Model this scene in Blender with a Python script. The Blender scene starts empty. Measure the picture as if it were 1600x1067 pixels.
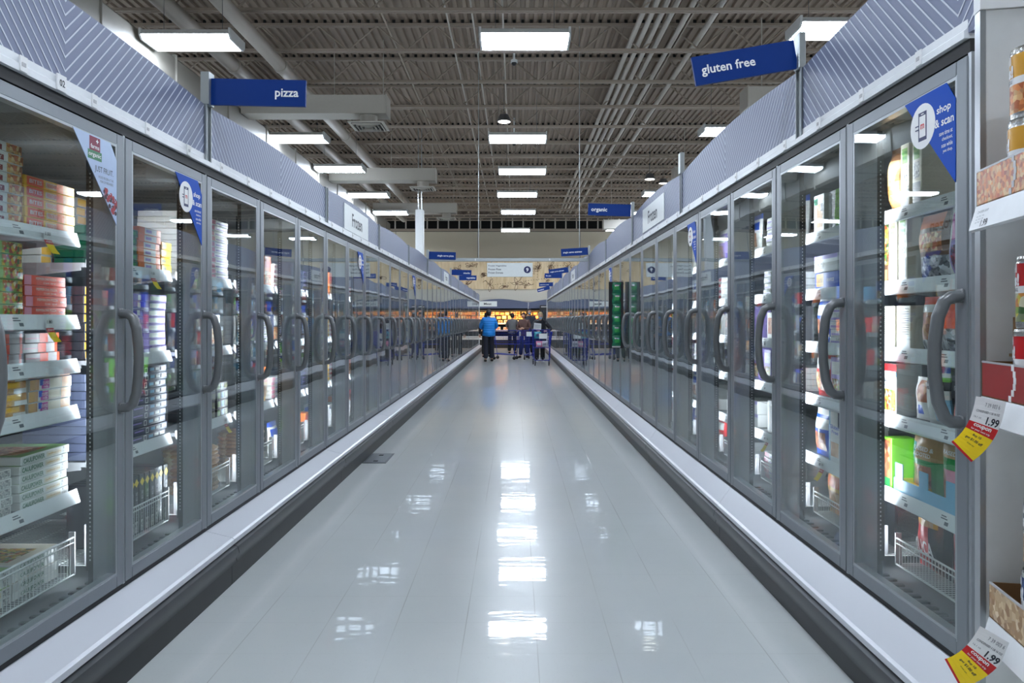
import bpy, bmesh, math, random
from mathutils import Vector, Matrix
rnd = random.Random(7)
PI = math.pi
sc = bpy.context.scene
C = sc.collection

# ------------------------------------------------------------------ camera, world, exposure
EYE = 1.33
FPX = 1155.0
cam_d = bpy.data.cameras.new('camera'); cam = bpy.data.objects.new('camera', cam_d); C.objects.link(cam)
cam.location = (0, 0, EYE); cam.rotation_euler = (PI/2, 0, 0)
cam_d.sensor_fit = 'HORIZONTAL'; cam_d.sensor_width = 36.0; cam_d.lens = FPX/1600*36.0
cam_d.shift_x = -5/1600; cam_d.shift_y = -33.5/1600
cam_d.clip_start = 0.05; cam_d.clip_end = 200
sc.camera = cam
sc.view_settings.view_transform = 'Standard'; sc.view_settings.look = 'None'
sc.view_settings.gamma = 1; sc.view_settings.use_curve_mapping = False
sc.view_settings.exposure = 0.27
w = bpy.data.worlds.new('world'); sc.world = w; w.use_nodes = True
w.node_tree.nodes['Background'].inputs[0].default_value = (0.75, 0.82, 1.0, 1)
w.node_tree.nodes['Background'].inputs[1].default_value = 0.35
cy = sc.cycles
cy.use_denoising = True
cy.max_bounces = 10; cy.diffuse_bounces = 3; cy.glossy_bounces = 5; cy.transparent_max_bounces = 16; cy.transmission_bounces = 6
cy.sample_clamp_indirect = 4.0; cy.caustics_reflective = False; cy.caustics_refractive = False
LAMP = 42.0      # ceiling lamp emission
LED = 27.0       # case led emission

# ------------------------------------------------------------------ materials
def lin(c):
    return tuple(((v/255)/12.92 if v/255 <= 0.04045 else ((v/255+0.055)/1.055)**2.4) for v in c)
MATS = {}
def mat(name, c=(200,200,200), rough=0.5, metal=0.0, var=0.05, scale=30.0, spec=0.5, bump=0.0, emit=0.0):
    if name in MATS: return MATS[name]
    m = bpy.data.materials.new(name); m.use_nodes = True
    nt = m.node_tree; p = nt.nodes['Principled BSDF']
    p.inputs['Roughness'].default_value = rough; p.inputs['Metallic'].default_value = metal
    p.inputs['Specular IOR Level'].default_value = spec
    l = lin(c)
    if emit:
        p.inputs['Base Color'].default_value = (*l, 1)
        p.inputs['Emission Color'].default_value = (*l, 1); p.inputs['Emission Strength'].default_value = emit
    else:
        tc = nt.nodes.new('ShaderNodeTexCoord'); n = nt.nodes.new('ShaderNodeTexNoise')
        n.inputs['Scale'].default_value = scale; n.inputs['Detail'].default_value = 3
        nt.links.new(tc.outputs['Object'], n.inputs['Vector'])
        mx = nt.nodes.new('ShaderNodeMix'); mx.data_type = 'RGBA'
        mx.inputs['A'].default_value = (*[v*(1-var) for v in l], 1); mx.inputs['B'].default_value = (*[min(1, v*(1+var)) for v in l], 1)
        nt.links.new(n.outputs['Fac'], mx.inputs['Factor']); nt.links.new(mx.outputs['Result'], p.inputs['Base Color'])
        if bump:
            b = nt.nodes.new('ShaderNodeBump'); b.inputs['Strength'].default_value = bump; b.inputs['Distance'].default_value = 0.01
            nt.links.new(n.outputs['Fac'], b.inputs['Height']); nt.links.new(b.outputs['Normal'], p.inputs['Normal'])
    MATS[name] = m
    return m
def food(name, cols, scale=60):
    if name in MATS: return MATS[name]
    m = bpy.data.materials.new(name); m.use_nodes = True; nt = m.node_tree; p = nt.nodes['Principled BSDF']
    p.inputs['Roughness'].default_value = 0.35
    tc = nt.nodes.new('ShaderNodeTexCoord'); v = nt.nodes.new('ShaderNodeTexVoronoi'); v.inputs['Scale'].default_value = scale
    r = nt.nodes.new('ShaderNodeValToRGB'); nt.links.new(tc.outputs['Object'], v.inputs['Vector'])
    s = nt.nodes.new('ShaderNodeSeparateColor'); nt.links.new(v.outputs['Color'], s.inputs[0]); nt.links.new(s.outputs[0], r.inputs[0])
    e = r.color_ramp.elements; e[0].position = 0; e[0].color = (*lin(cols[0]), 1); e[1].position = 1; e[1].color = (*lin(cols[-1]), 1)
    for i, c in enumerate(cols[1:-1]):
        x = e.new((i+1)/(len(cols)-1)); x.color = (*lin(c), 1)
    nt.links.new(r.outputs[0], p.inputs['Base Color'])
    MATS[name] = m
    return m
def node_mat(name):
    m = bpy.data.materials.new(name); m.use_nodes = True; MATS[name] = m
    return m, m.node_tree, m.node_tree.nodes['Principled BSDF']

def glass_mat():
    m = bpy.data.materials.new('door_glass'); m.use_nodes = True; nt = m.node_tree; nt.nodes.clear()
    out = nt.nodes.new('ShaderNodeOutputMaterial'); mix = nt.nodes.new('ShaderNodeMixShader')
    tr = nt.nodes.new('ShaderNodeBsdfTransparent'); tr.inputs[0].default_value = (0.93, 0.97, 0.96, 1)
    gl = nt.nodes.new('ShaderNodeBsdfGlossy'); gl.inputs['Roughness'].default_value = 0.006; gl.inputs['Color'].default_value = (0.93, 0.97, 1, 1)
    lw = nt.nodes.new('ShaderNodeLayerWeight'); lw.inputs['Blend'].default_value = 0.5
    pw = nt.nodes.new('ShaderNodeMath'); pw.operation = 'POWER'; pw.inputs[1].default_value = 4.2
    ma = nt.nodes.new('ShaderNodeMath'); ma.operation = 'MULTIPLY_ADD'; ma.inputs[1].default_value = 0.9; ma.inputs[2].default_value = 0.075
    nt.links.new(lw.outputs['Facing'], pw.inputs[0]); nt.links.new(pw.outputs[0], ma.inputs[0]); nt.links.new(ma.outputs[0], mix.inputs[0])
    tc = nt.nodes.new('ShaderNodeTexCoord'); n = nt.nodes.new('ShaderNodeTexNoise'); n.inputs['Scale'].default_value = 1.6; n.inputs['Detail'].default_value = 1
    nt.links.new(tc.outputs['Object'], n.inputs['Vector'])
    b = nt.nodes.new('ShaderNodeBump'); b.inputs['Strength'].default_value = 0.35; b.inputs['Distance'].default_value = 0.006
    nt.links.new(n.outputs['Fac'], b.inputs['Height']); nt.links.new(b.outputs['Normal'], gl.inputs['Normal'])
    nt.links.new(tr.outputs[0], mix.inputs[1]); nt.links.new(gl.outputs[0], mix.inputs[2]); nt.links.new(mix.outputs[0], out.inputs[0])
    MATS['glass'] = m
glass_mat()
def film_mat():
    m = bpy.data.materials.new('clear_film'); m.use_nodes = True; nt = m.node_tree; nt.nodes.clear()
    out = nt.nodes.new('ShaderNodeOutputMaterial'); mix = nt.nodes.new('ShaderNodeMixShader'); mix.inputs[0].default_value = 0.35
    tr = nt.nodes.new('ShaderNodeBsdfTransparent'); gl = nt.nodes.new('ShaderNodeBsdfGlossy'); gl.inputs['Roughness'].default_value = 0.2
    nt.links.new(tr.outputs[0], mix.inputs[1]); nt.links.new(gl.outputs[0], mix.inputs[2]); nt.links.new(mix.outputs[0], out.inputs[0])
    MATS['film'] = m
film_mat()

def floor_mat():
    m, nt, p = node_mat('floor_tile')
    tc = nt.nodes.new('ShaderNodeTexCoord'); sep = nt.nodes.new('ShaderNodeSeparateXYZ'); nt.links.new(tc.outputs['Object'], sep.inputs[0])
    def M(op, a, b=None, c=None):
        n = nt.nodes.new('ShaderNodeMath'); n.operation = op
        for i, v in enumerate((a, b, c)):
            if v is None: continue
            if isinstance(v, (int, float)): n.inputs[i].default_value = v
            else: nt.links.new(v, n.inputs[i])
        return n.outputs[0]
    T = 0.3048
    def seam(v, off, wd):
        f = M('FRACT', M('DIVIDE', M('ADD', v, off), T))
        d = M('MINIMUM', f, M('SUBTRACT', 1.0, f))
        return M('LESS_THAN', d, wd)
    n1 = nt.nodes.new('ShaderNodeTexNoise'); n1.inputs['Scale'].default_value = 2.3; n1.inputs['Detail'].default_value = 4
    n2 = nt.nodes.new('ShaderNodeTexNoise'); n2.inputs['Scale'].default_value = 90; n2.inputs['Detail'].default_value = 4
    mp = nt.nodes.new('ShaderNodeMapping'); mp.inputs['Scale'].default_value = (1, 2.6, 1)
    nt.links.new(tc.outputs['Object'], n1.inputs['Vector']); nt.links.new(tc.outputs['Object'], mp.inputs[0]); nt.links.new(mp.outputs[0], n2.inputs['Vector'])
    s = M('MAXIMUM', seam(sep.outputs[0], 0.52+3*T, 0.006), M('MULTIPLY', seam(sep.outputs[1], 0.1, 0.005), 0.35))
    # seams come and go under the wax
    n3 = nt.nodes.new('ShaderNodeTexNoise'); n3.inputs['Scale'].default_value = 1.1
    nt.links.new(tc.outputs['Object'], n3.inputs['Vector'])
    s = M('MULTIPLY', s, M('MULTIPLY', M('SUBTRACT', n3.outputs['Fac'], 0.35), 1.9))
    fleck = M('MULTIPLY', M('GREATER_THAN', n2.outputs['Fac'], 0.69), 0.35)
    # wax build-up streaks along both bases
    def band(xc, wd):
        d = M('ABSOLUTE', M('SUBTRACT', sep.outputs[0], xc)); return M('MAXIMUM', M('SUBTRACT', 1.0, M('DIVIDE', d, wd)), 0.0)
    n4 = nt.nodes.new('ShaderNodeTexNoise'); n4.inputs['Scale'].default_value = 5; n4.inputs['Detail'].default_value = 5
    mp2 = nt.nodes.new('ShaderNodeMapping'); mp2.inputs['Scale'].default_value = (6, 0.35, 1)
    nt.links.new(tc.outputs['Object'], mp2.inputs[0]); nt.links.new(mp2.outputs[0], n4.inputs['Vector'])
    wax = M('MULTIPLY', M('MAXIMUM', band(-1.22, 0.06), band(1.04, 0.05)), M('MULTIPLY', n4.outputs['Fac'], 0.7))
    cr = nt.nodes.new('ShaderNodeMix'); cr.data_type = 'RGBA'; cr.inputs['A'].default_value = (*lin((200, 206, 206)), 1); cr.inputs['B'].default_value = (*lin((212, 215, 213)), 1)
    nt.links.new(n1.outputs['Fac'], cr.inputs['Factor'])
    c2 = nt.nodes.new('ShaderNodeMix'); c2.data_type = 'RGBA'; c2.inputs['B'].default_value = (*lin((226, 226, 224)), 1); nt.links.new(wax, c2.inputs['Factor']); nt.links.new(cr.outputs['Result'], c2.inputs['A'])
    c3 = nt.nodes.new('ShaderNodeMix'); c3.data_type = 'RGBA'; c3.inputs['B'].default_value = (*lin((120, 118, 110)), 1); nt.links.new(M('MAXIMUM', s, fleck), c3.inputs['Factor']); nt.links.new(c2.outputs['Result'], c3.inputs['A'])
    nt.links.new(c3.outputs['Result'], p.inputs['Base Color'])
    # roughness: polished wax with slow variation
    p.inputs['Roughness'].default_value = 0.28; p.inputs['Specular IOR Level'].default_value = 0.25
    r = M('MULTIPLY_ADD', n1.outputs['Fac'], 0.05, 0.012); nt.links.new(r, p.inputs['Coat Roughness']); p.inputs['Coat Weight'].default_value = 0.62; p.inputs['Coat IOR'].default_value = 1.5
    wv = nt.nodes.new('ShaderNodeTexNoise'); wv.inputs['Scale'].default_value = 3.0; wv.inputs['Detail'].default_value = 2
    mp3 = nt.nodes.new('ShaderNodeMapping'); mp3.inputs['Scale'].default_value = (0.9, 3.4, 1); nt.links.new(tc.outputs['Object'], mp3.inputs[0]); nt.links.new(mp3.outputs[0], wv.inputs['Vector'])
    hs = M('SUBTRACT', M('MULTIPLY', wv.outputs['Fac'], 0.25), M('MULTIPLY', s, 0.3))
    b = nt.nodes.new('ShaderNodeBump'); b.inputs['Strength'].default_value = 0.32; b.inputs['Distance'].default_value = 0.012
    nt.links.new(hs, b.inputs['Height']); nt.links.new(b.outputs['Normal'], p.inputs['Normal']); nt.links.new(b.outputs['Normal'], p.inputs['Coat Normal'])
floor_mat()
def mural_mat():
    m, nt, p = node_mat('mural_board')
    tc = nt.nodes.new('ShaderNodeTexCoord'); mp = nt.nodes.new('ShaderNodeMapping'); mp.inputs['Scale'].default_value = (3, 1, 0.5)
    n = nt.nodes.new('ShaderNodeTexNoise'); n.inputs['Scale'].default_value = 3; n.inputs['Detail'].default_value = 6
    nt.links.new(tc.outputs['Object'], mp.inputs[0]); nt.links.new(mp.outputs[0], n.inputs['Vector'])
    r = nt.nodes.new('ShaderNodeValToRGB'); r.color_ramp.elements[0].position = 0.3; r.color_ramp.elements[0].color = (*lin((214, 186, 142)), 1)
    r.color_ramp.elements[1].position = 0.7; r.color_ramp.elements[1].color = (*lin((238, 216, 178)), 1)
    nt.links.new(n.outputs['Fac'], r.inputs[0]); nt.links.new(r.outputs[0], p.inputs['Base Color']); p.inputs['Roughness'].default_value = 0.6
mural_mat()

mat('case_gray', (128, 133, 138), 0.35, 0.35); mat('frame_gray', (112, 118, 124), 0.32, 0.5); mat('frame_light', (165, 170, 174), 0.3, 0.6)
mat('frame_dark', (52, 56, 60), 0.5); mat('black', (18, 19, 21), 0.5); mat('gasket', (34, 38, 42), 0.45)
mat('inner_wall', (100, 102, 104), 0.5); mat('inner_post', (170, 174, 180), 0.4); mat('white_ledge', (214, 216, 222), 0.3, 0, 0.02, 4)
mat('bumper', (62, 64, 66), 0.35, 0, 0.15, 12); mat('kick', (34, 35, 37), 0.45, 0, 0.2, 10)
mat('rail_white', (232, 234, 236), 0.3); mat('shelf_metal', (150, 150, 152), 0.4, 0.2); mat('wire_white', (225, 228, 226), 0.35)
mat('handle', (96, 99, 101), 0.3, spec=0.9); mat('panel_dark', (84, 92, 118), 0.5); mat('panel_blue_gray', (113, 120, 146), 0.45, 0.1, 0.02); mat('stripe', (206, 212, 224), 0.5)
mat('post_metal', (176, 182, 184), 0.3, 0.7); mat('post_dark', (96, 102, 106), 0.35, 0.6)
mat('sign_blue', (0, 46, 118), 0.45, 0, 0.02, spec=0.25); mat('white', (240, 240, 240), 0.45); mat('navy', (24, 34, 84), 0.45); mat('red', (200, 32, 36), 0.4)
mat('poster_blue', (0, 74, 178), 0.5, 0, 0.02, spec=0.15); mat('poster_sky', (178, 196, 226), 0.35); mat('maroon', (128, 28, 60), 0.4); mat('berry_red', (160, 34, 46), 0.4); mat('berry_blue', (44, 52, 92), 0.4); mat('berry_dark', (56, 20, 40), 0.4); mat('tray_red', (150, 26, 26), 0.4); mat('leaf_green', (50, 120, 80), 0.4)
mat('ceiling_paint', (134, 118, 104), 0.7); mat('joist_paint', (156, 143, 129), 0.6); mat('duct_paint', (178, 173, 163), 0.5); mat('trunk_paint', (134, 130, 122), 0.5); mat('pipe_paint', (168, 160, 150), 0.45)
mat('dark_slot', (10, 9, 8), 0.8)
mat('wall_beige', (214, 205, 184), 0.7); mat('wall_cream', (214, 208, 194), 0.7)
mat('lamp', (228, 240, 255), emit=LAMP); mat('led', (236, 242, 255), emit=LED); mat('lamp_body', (222, 224, 224), 0.4); mat('lamp_dim', (255, 250, 240), emit=8)
mat('lamp_gray', (110, 112, 116), 0.4, 0.5); mat('warm_led', (255, 196, 120), emit=90)
mat('board_white', (226, 230, 228), 0.4); mat('text_dark', (36, 40, 52), 0.5); mat('gray_text', (96, 100, 108), 0.5)
mat('card_brown', (128, 96, 62), 0.7); mat('tin', (190, 190, 186), 0.25, 0.9); mat('tag_white', (236, 236, 236), 0.4); mat('tag_yellow', (250, 214, 12), 0.35); mat('tag_red', (196, 18, 26), 0.4)
for n_, c_ in dict(p_white=(236, 236, 232), p_cream=(232, 224, 204), p_orange=(242, 122, 44), p_yellow=(246, 190, 50), p_red=(206, 38, 40), p_redor=(238, 86, 54), p_green=(44, 146, 72), p_lime=(130, 206, 60), p_sage=(150, 190, 112), p_maroon=(140, 48, 56),
        p_blue=(34, 84, 196), p_lblue=(120, 186, 220), p_navy=(30, 36, 72), p_purple=(88, 60, 168), p_violet=(160, 140, 210), p_magenta=(196, 60, 160), p_pink=(232, 150, 170), p_black=(32, 32, 38), p_slate=(72, 78, 100), p_gray=(176, 174, 176), p_tan=(196, 158, 110), p_brown=(112, 76, 48),
        p_teal=(60, 160, 160), p_olive=(110, 110, 60), p_silver=(200, 202, 206), p_dgreen=(6, 100, 70), p_gold=(206, 160, 60)).items():
    mat(n_, c_, 0.3 if n_ != 'p_silver' else 0.2, 0.8 if n_ == 'p_silver' else 0, 0.06, 20)
food('f_pizza', [(226, 180, 110), (190, 60, 30), (240, 214, 160), (140, 80, 40), (214, 120, 50)], 70)
food('f_meat', [(150, 76, 50), (196, 120, 80), (110, 50, 34), (226, 170, 120)], 45)
food('f_veg', [(80, 140, 50), (220, 190, 70), (180, 50, 40), (50, 90, 40), (230, 220, 190)], 80)
food('f_bread', [(220, 176, 116), (190, 130, 70), (240, 210, 160)], 26)
food('f_berry', [(40, 44, 84), (150, 30, 50), (80, 20, 50), (110, 120, 170), (190, 40, 50)], 95)
food('f_soup', [(190, 80, 30), (226, 190, 130), (150, 60, 24), (206, 120, 60), (230, 150, 80)], 120)
food('f_bean', [(214, 190, 150), (176, 140, 96), (150, 108, 66), (226, 206, 176)], 75)
food('f_print', [(236, 236, 230), (150, 150, 150), (230, 226, 220), (90, 90, 96)], 150)
food('f_painted_glint', [(60, 60, 64), (230, 230, 235), (120, 120, 126), (20, 20, 24)], 60)  # dark and bright cells paint the glints of foil and film into the colour

# ------------------------------------------------------------------ mesh builder
TEXTS = {}
def text_geo(s, bold=0.012):
    k = (s, bold)
    if k in TEXTS: return TEXTS[k]
    cu = bpy.data.curves.new('t', 'FONT'); cu.body = s; cu.size = 1; cu.resolution_u = 2; cu.offset = bold; cu.align_x = 'CENTER'; cu.align_y = 'CENTER'
    o = bpy.data.objects.new('t', cu); C.objects.link(o)
    me = o.evaluated_get(bpy.context.evaluated_depsgraph_get()).to_mesh()
    vs = [tuple(v.co) for v in me.vertices]; fs = [tuple(p.vertices) for p in me.polygons]
    bpy.data.objects.remove(o); bpy.data.curves.remove(cu)
    if vs:
        a = min(v[0] for v in vs); b = max(v[0] for v in vs); h0 = min(v[1] for v in vs); h1 = max(v[1] for v in vs)
        vs = [(v[0]-(a+b)/2, v[1]-(h0+h1)/2) for v in vs]
        TEXTS[k] = (vs, fs, b-a, h1-h0)
    else: TEXTS[k] = ([], [], 1, 1)
    return TEXTS[k]

CH = {}
class MB:
    def __init__(s): s.v = []; s.f = []; s.m = []; s.keys = []
    def mi(s, k):
        if k not in s.keys: s.keys.append(k)
        return s.keys.index(k)
    def add(s, vs, fs, k):
        o = len(s.v); s.v += [tuple(v) for v in vs]; i = s.mi(k)
        for f in fs: s.f.append(tuple(a+o for a in f)); s.m.append(i)
        return s
    def box(s, x0, x1, y0, y1, z0, z1, k):
        if x0 > x1: x0, x1 = x1, x0
        if y0 > y1: y0, y1 = y1, y0
        if z0 > z1: z0, z1 = z1, z0
        vs = [(x0,y0,z0),(x1,y0,z0),(x1,y1,z0),(x0,y1,z0),(x0,y0,z1),(x1,y0,z1),(x1,y1,z1),(x0,y1,z1)]
        return s.add(vs, [(0,3,2,1),(4,5,6,7),(0,1,5,4),(1,2,6,5),(2,3,7,6),(3,0,4,7)], k)
    def bbox(s, x0, x1, y0, y1, z0, z1, k, b=0.004):
        # box with bevelled edges (chamfer) as convex hull of 24 points
        vs = []
        for (sx, X, dx) in ((0, x0, b), (1, x1, -b)):
            for (sy, Y, dy) in ((0, y0, b), (1, y1, -b)):
                for (sz, Z, dz) in ((0, z0, b), (1, z1, -b)):
                    vs += [(X, Y+dy, Z+dz), (X+dx, Y, Z+dz), (X+dx, Y+dy, Z)]
        bm = bmesh.new()
        for v in vs: bm.verts.new(v)
        bmesh.ops.convex_hull(bm, input=bm.verts)
        bm.verts.index_update()
        r = s.add([v.co[:] for v in bm.verts], [tuple(v.index for v in f.verts) for f in bm.faces], k)
        bm.free(); return r
    def quad(s, a, b, c, d, k): return s.add([a, b, c, d], [(0, 1, 2, 3)], k)
    def prism(s, poly, axis, a0, a1, k):
        # poly: list of 2D points; axis 0: (a,p,q) 1: (p,a,q) 2: (p,q,a)
        n = len(poly)
        def P(p, a): return (a, p[0], p[1]) if axis == 0 else ((p[0], a, p[1]) if axis == 1 else (p[0], p[1], a))
        vs = [P(p, a0) for p in poly]+[P(p, a1) for p in poly]
        fs = [tuple(range(n))[::-1], tuple(range(n, 2*n))]+[(i, (i+1) % n, n+(i+1) % n, n+i) for i in range(n)]
        return s.add(vs, fs, k)
    def tube(s, path, r, k, n=8, cap=True, ry=None):
        path = [Vector(p) for p in path]; vs = []; fs = []; prev = None
        for i, p in enumerate(path):
            d = (path[min(i+1, len(path)-1)]-path[max(i-1, 0)]).normalized()
            if prev is None:
                a = Vector((0, 0, 1)) if abs(d.z) < 0.9 else Vector((1, 0, 0))
                u = d.cross(a).normalized()
            else: u = (prev-d*prev.dot(d)).normalized()
            prev = u; v = d.cross(u).normalized()
            rr = r[i] if isinstance(r, (list, tuple)) else r
            for j in range(n):
                t = 2*PI*j/n; vs.append(p+u*math.cos(t)*rr+v*math.sin(t)*(ry or rr))
        for i in range(len(path)-1):
            for j in range(n): fs.append((i*n+j, i*n+(j+1) % n, (i+1)*n+(j+1) % n, (i+1)*n+j))
        if cap: fs += [tuple(range(n))[::-1], tuple(range((len(path)-1)*n, len(path)*n))]
        return s.add(vs, fs, k)
    def lathe(s, prof, k, n=20, c=(0, 0, 0)):
        # prof: (r,z,[matkey]) about z
        vs = []
        for (r, z) in prof:
            for j in range(n): vs.append((c[0]+r*math.cos(2*PI*j/n), c[1]+r*math.sin(2*PI*j/n), c[2]+z))
        ks = k if isinstance(k, (list, tuple)) else [k]*(len(prof)-1)
        for i in range(len(prof)-1):
            o = i*n
            s.add([vs[o+j] for j in range(n)]+[vs[o+n+j] for j in range(n)], [(j, (j+1) % n, n+(j+1) % n, n+j) for j in range(n)], ks[i])
        s.add(vs[:n], [tuple(range(n))[::-1]], ks[0]); s.add(vs[-n:], [tuple(range(n))], ks[-1])
        return s
    def ell(s, c, r, k, nu=12, nv=8, f=None):
        vs = []; fs = []
        for i in range(nv+1):
            a = PI*i/nv
            for j in range(nu):
                b = 2*PI*j/nu; p = [math.sin(a)*math.cos(b), math.sin(a)*math.sin(b), math.cos(a)]
                q = (c[0]+r[0]*p[0], c[1]+r[1]*p[1], c[2]+r[2]*p[2])
                vs.append(f(q, p) if f else q)
        for i in range(nv):
            for j in range(nu): fs.append((i*nu+j, i*nu+(j+1) % nu, (i+1)*nu+(j+1) % nu, (i+1)*nu+j))
        return s.add(vs, fs, k)
    def text(s, t, w, h, k, P, bold=0.012, cx=0, cz=0):
        """text fitted in w x h; P maps (x,z) to 3D"""
        vs, fs, tw, th = text_geo(t, bold)
        if not vs: return s
        sx = w/tw; sz = h/th
        if h is None or w is None: pass
        return s.add([P(cx+v[0]*sx, cz+v[1]*sz) for v in vs], fs, k)
    def build(s, name, parent=None, loc=None, smooth=False, kind=None, recalc=False):
        me = bpy.data.meshes.new(name); me.from_pydata(s.v, [], s.f)
        for k in s.keys: me.materials.append(MATS[k])
        me.polygons.foreach_set('material_index', s.m)
        if smooth: me.polygons.foreach_set('use_smooth', [True]*len(s.f))
        me.update()
        if recalc:
            bm = bmesh.new(); bm.from_mesh(me); bmesh.ops.recalc_face_normals(bm, faces=bm.faces); bm.to_mesh(me); bm.free()
        o = bpy.data.objects.new(name, me); C.objects.link(o)
        if parent: o.parent = parent; CH.setdefault(parent.name, []).append(o)
        if loc: o.location = loc
        if kind: o['kind'] = kind
        return o
def soft(o, ang=40):
    me = o.data
    me.polygons.foreach_set('use_smooth', [True]*len(me.polygons))
    try: me.set_sharp_from_angle(angle=math.radians(ang))
    except Exception: pass
    return o
LABELS = {}
def tag(o, label=None, cat=None, group=None, kind=None):
    if label:
        o['label'] = label; LABELS[label] = LABELS.get(label, 0)+1
    if cat: o['category'] = cat
    if group: o['group'] = group
    if kind: o['kind'] = kind
    return o
def empty(name, loc=(0, 0, 0), rz=0.0):
    o = bpy.data.objects.new(name, None); C.objects.link(o); o.location = loc; o.rotation_euler = (0, 0, rz); o.empty_display_size = 0.1
    return o
def copy_tree(o, parent=None):
    c = o.copy(); C.objects.link(c)
    if parent: c.parent = parent; CH.setdefault(parent.name, []).append(c)
    for k in ('label', 'category', 'group'):
        if k in c and parent is None: del c[k]
    for ch in list(CH.get(o.name, [])): copy_tree(ch, c)
    return c
ORD = ['zeroth', 'first', 'second', 'third', 'fourth', 'fifth', 'sixth', 'seventh', 'eighth', 'ninth', 'tenth', 'eleventh', 'twelfth', 'thirteenth', 'fourteenth', 'fifteenth', 'sixteenth', 'seventeenth', 'eighteenth', 'nineteenth', 'twentieth']

# ------------------------------------------------------------------ the setting
DECK_Z = 6.6
WALL_Y = 36.5
MB().box(-17, 17, -9, WALL_Y+0.1, -0.1, 0, 'floor_tile').build('floor', kind='structure')
m = MB(); m.box(-17, 17, WALL_Y, WALL_Y+0.2, 2.29, 5.69, 'wall_beige')
for x in (-12, -9, -5.9, -0.66-1.2, 3.2, 7.2, 11): m.box(x, x+0.02, WALL_Y-0.01, WALL_Y, 2.4, 5.69, 'gray_text')
m.build('wall_back', kind='structure')
MB().box(-17, 17, WALL_Y+0.6, WALL_Y+0.8, 5.5, DECK_Z+0.2, 'dark_slot').build('wall_clerestory', kind='structure')
MB().box(-17, 17, WALL_Y-1.2, WALL_Y+0.2, 2.22, 2.80, 'wall_cream').build('wall_bulkhead', kind='structure')
MB().box(-17.2, -17, -9, WALL_Y+0.8, 0, DECK_Z, 'wall_cream').build('wall_left', kind='structure')
MB().box(17, 17.2, -9, WALL_Y+0.8, 0, DECK_Z, 'wall_cream').build('wall_right', kind='structure')
MB().box(-17, 17, -9.2, -9, 0, DECK_Z, 'wall_cream').build('wall_front', kind='structure')
# corrugated deck: ribs run along the aisle
m = MB(); P_ = 0.152; x = -17.0; vs = []
while x < 17:
    for (dx, dz) in ((0, 0), (0.058, 0), (0.074, 0.042), (0.136, 0.042)): vs.append((x+dx, DECK_Z+dz))
    x += P_
n = len(vs)
m.add([(a, -9, b) for a, b in vs]+[(a, WALL_Y+0.8, b) for a, b in vs], [(i, i+1, n+i+1, n+i) for i in range(n-1)], 'ceiling_paint')
m.box(-17, 17, -9, WALL_Y+0.8, DECK_Z+0.06, DECK_Z+0.1, 'dark_slot')
m.build('ceiling', kind='structure')
# open-web joists across the aisle
def joist_mesh():
    m = MB(); zt = DECK_Z-0.02; zb = 6.13-0.05
    for dy in (-0.045, 0.02):
        m.box(-17, 17, dy, dy+0.03, zt-0.05, zt, 'joist_paint'); m.box(-17, 17, dy, dy+0.03, zb, zb+0.05, 'joist_paint')
    # near-black blocks paint the shade where the deck flutes pass over the chord
    x = -17.0+0.078
    while x < 17: m.box(x, x+0.052, -0.05, -0.04, zt+0.002, zt+0.055, 'dark_slot'); x += P_
    x = -16.8; up = True; st = 0.52
    while x < 16.6:
        a = (x, 0, zb+0.03) if up else (x, 0, zt-0.03); b = (x+st, 0, zt-0.03) if up else (x+st, 0, zb+0.03)
        m.tube([a, b], 0.016, 'joist_paint', n=5, cap=False); up = not up; x += st
    return m
jy = [11.4+1.71*i for i in range(-6, 15)]
j0 = None
for y in jy:
    if j0 is None: j0 = joist_mesh().build('ceiling_joist', kind='structure')
    o = j0 if y == jy[0] else j0.copy()
    if o is not j0: C.objects.link(o)
    o.location = (0.31*(jy.index(y) % 3), y, 0)
# bridging angles along the aisle under the deck and a girder at the back
m = MB()
for xx in (-7.4, -2.2, 2.9, 8.2):
    m.box(xx, xx+0.03, -5, WALL_Y, 6.34, 6.37, 'joist_paint')
m.build('ceiling_bridging', kind='structure')
m = MB(); m.box(-17, 17, WALL_Y-0.5, WALL_Y-0.42, 6.28, 6.38, 'joist_paint'); m.box(-17, 17, WALL_Y-0.5, WALL_Y-0.42, 5.66, 5.78, 'joist_paint')
x = -16.8
while x < 17: m.box(x, x+0.06, WALL_Y-0.49, WALL_Y-0.44, 5.78, 6.28, 'duct_paint'); x += 0.52
m.build('ceiling_girder', kind='structure')
# mural board with ink drawings of plants and dashes
m = MB(); mz0, mz1, my = 2.80, 4.22, WALL_Y-1.28
m.box(-4.6, 4.9, my, my+0.05, mz0, mz1, 'mural_board')
mural = m.build('wall_mural', kind=None)
tag(mural, 'tan board mural with dark ink plant sketches high on the back wall', 'mural')
m = MB()
def stroke(pts, wd):
    for a, b in zip(pts[:-1], pts[1:]):
        d = Vector((b[0]-a[0], b[1]-a[1])); L = d.length or 1; nx, nz = -d.y/L*wd, d.x/L*wd
        m.quad((a[0]-nx, my-0.006, a[1]-nz), (b[0]-nx, my-0.006, b[1]-nz), (b[0]+nx, my-0.006, b[1]+nz), (a[0]+nx, my-0.006, a[1]+nz), 'p_brown')
rm = random.Random(11)
def leafshape(cx, cz, L, a, wd):
    pts = []
    for i in range(9):
        t = i/8; pts.append((cx+math.cos(a)*L*t-math.sin(a)*L*0.2*math.sin(PI*t), cz+math.sin(a)*L*t+math.cos(a)*L*0.2*math.sin(PI*t)))
    q = [(cx+math.cos(a)*L*(1-i/8)+math.sin(a)*L*0.2*math.sin(PI*i/8), cz+math.sin(a)*L*(1-i/8)-math.cos(a)*L*0.2*math.sin(PI*i/8)) for i in range(9)]
    stroke(pts+q, wd)
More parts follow.
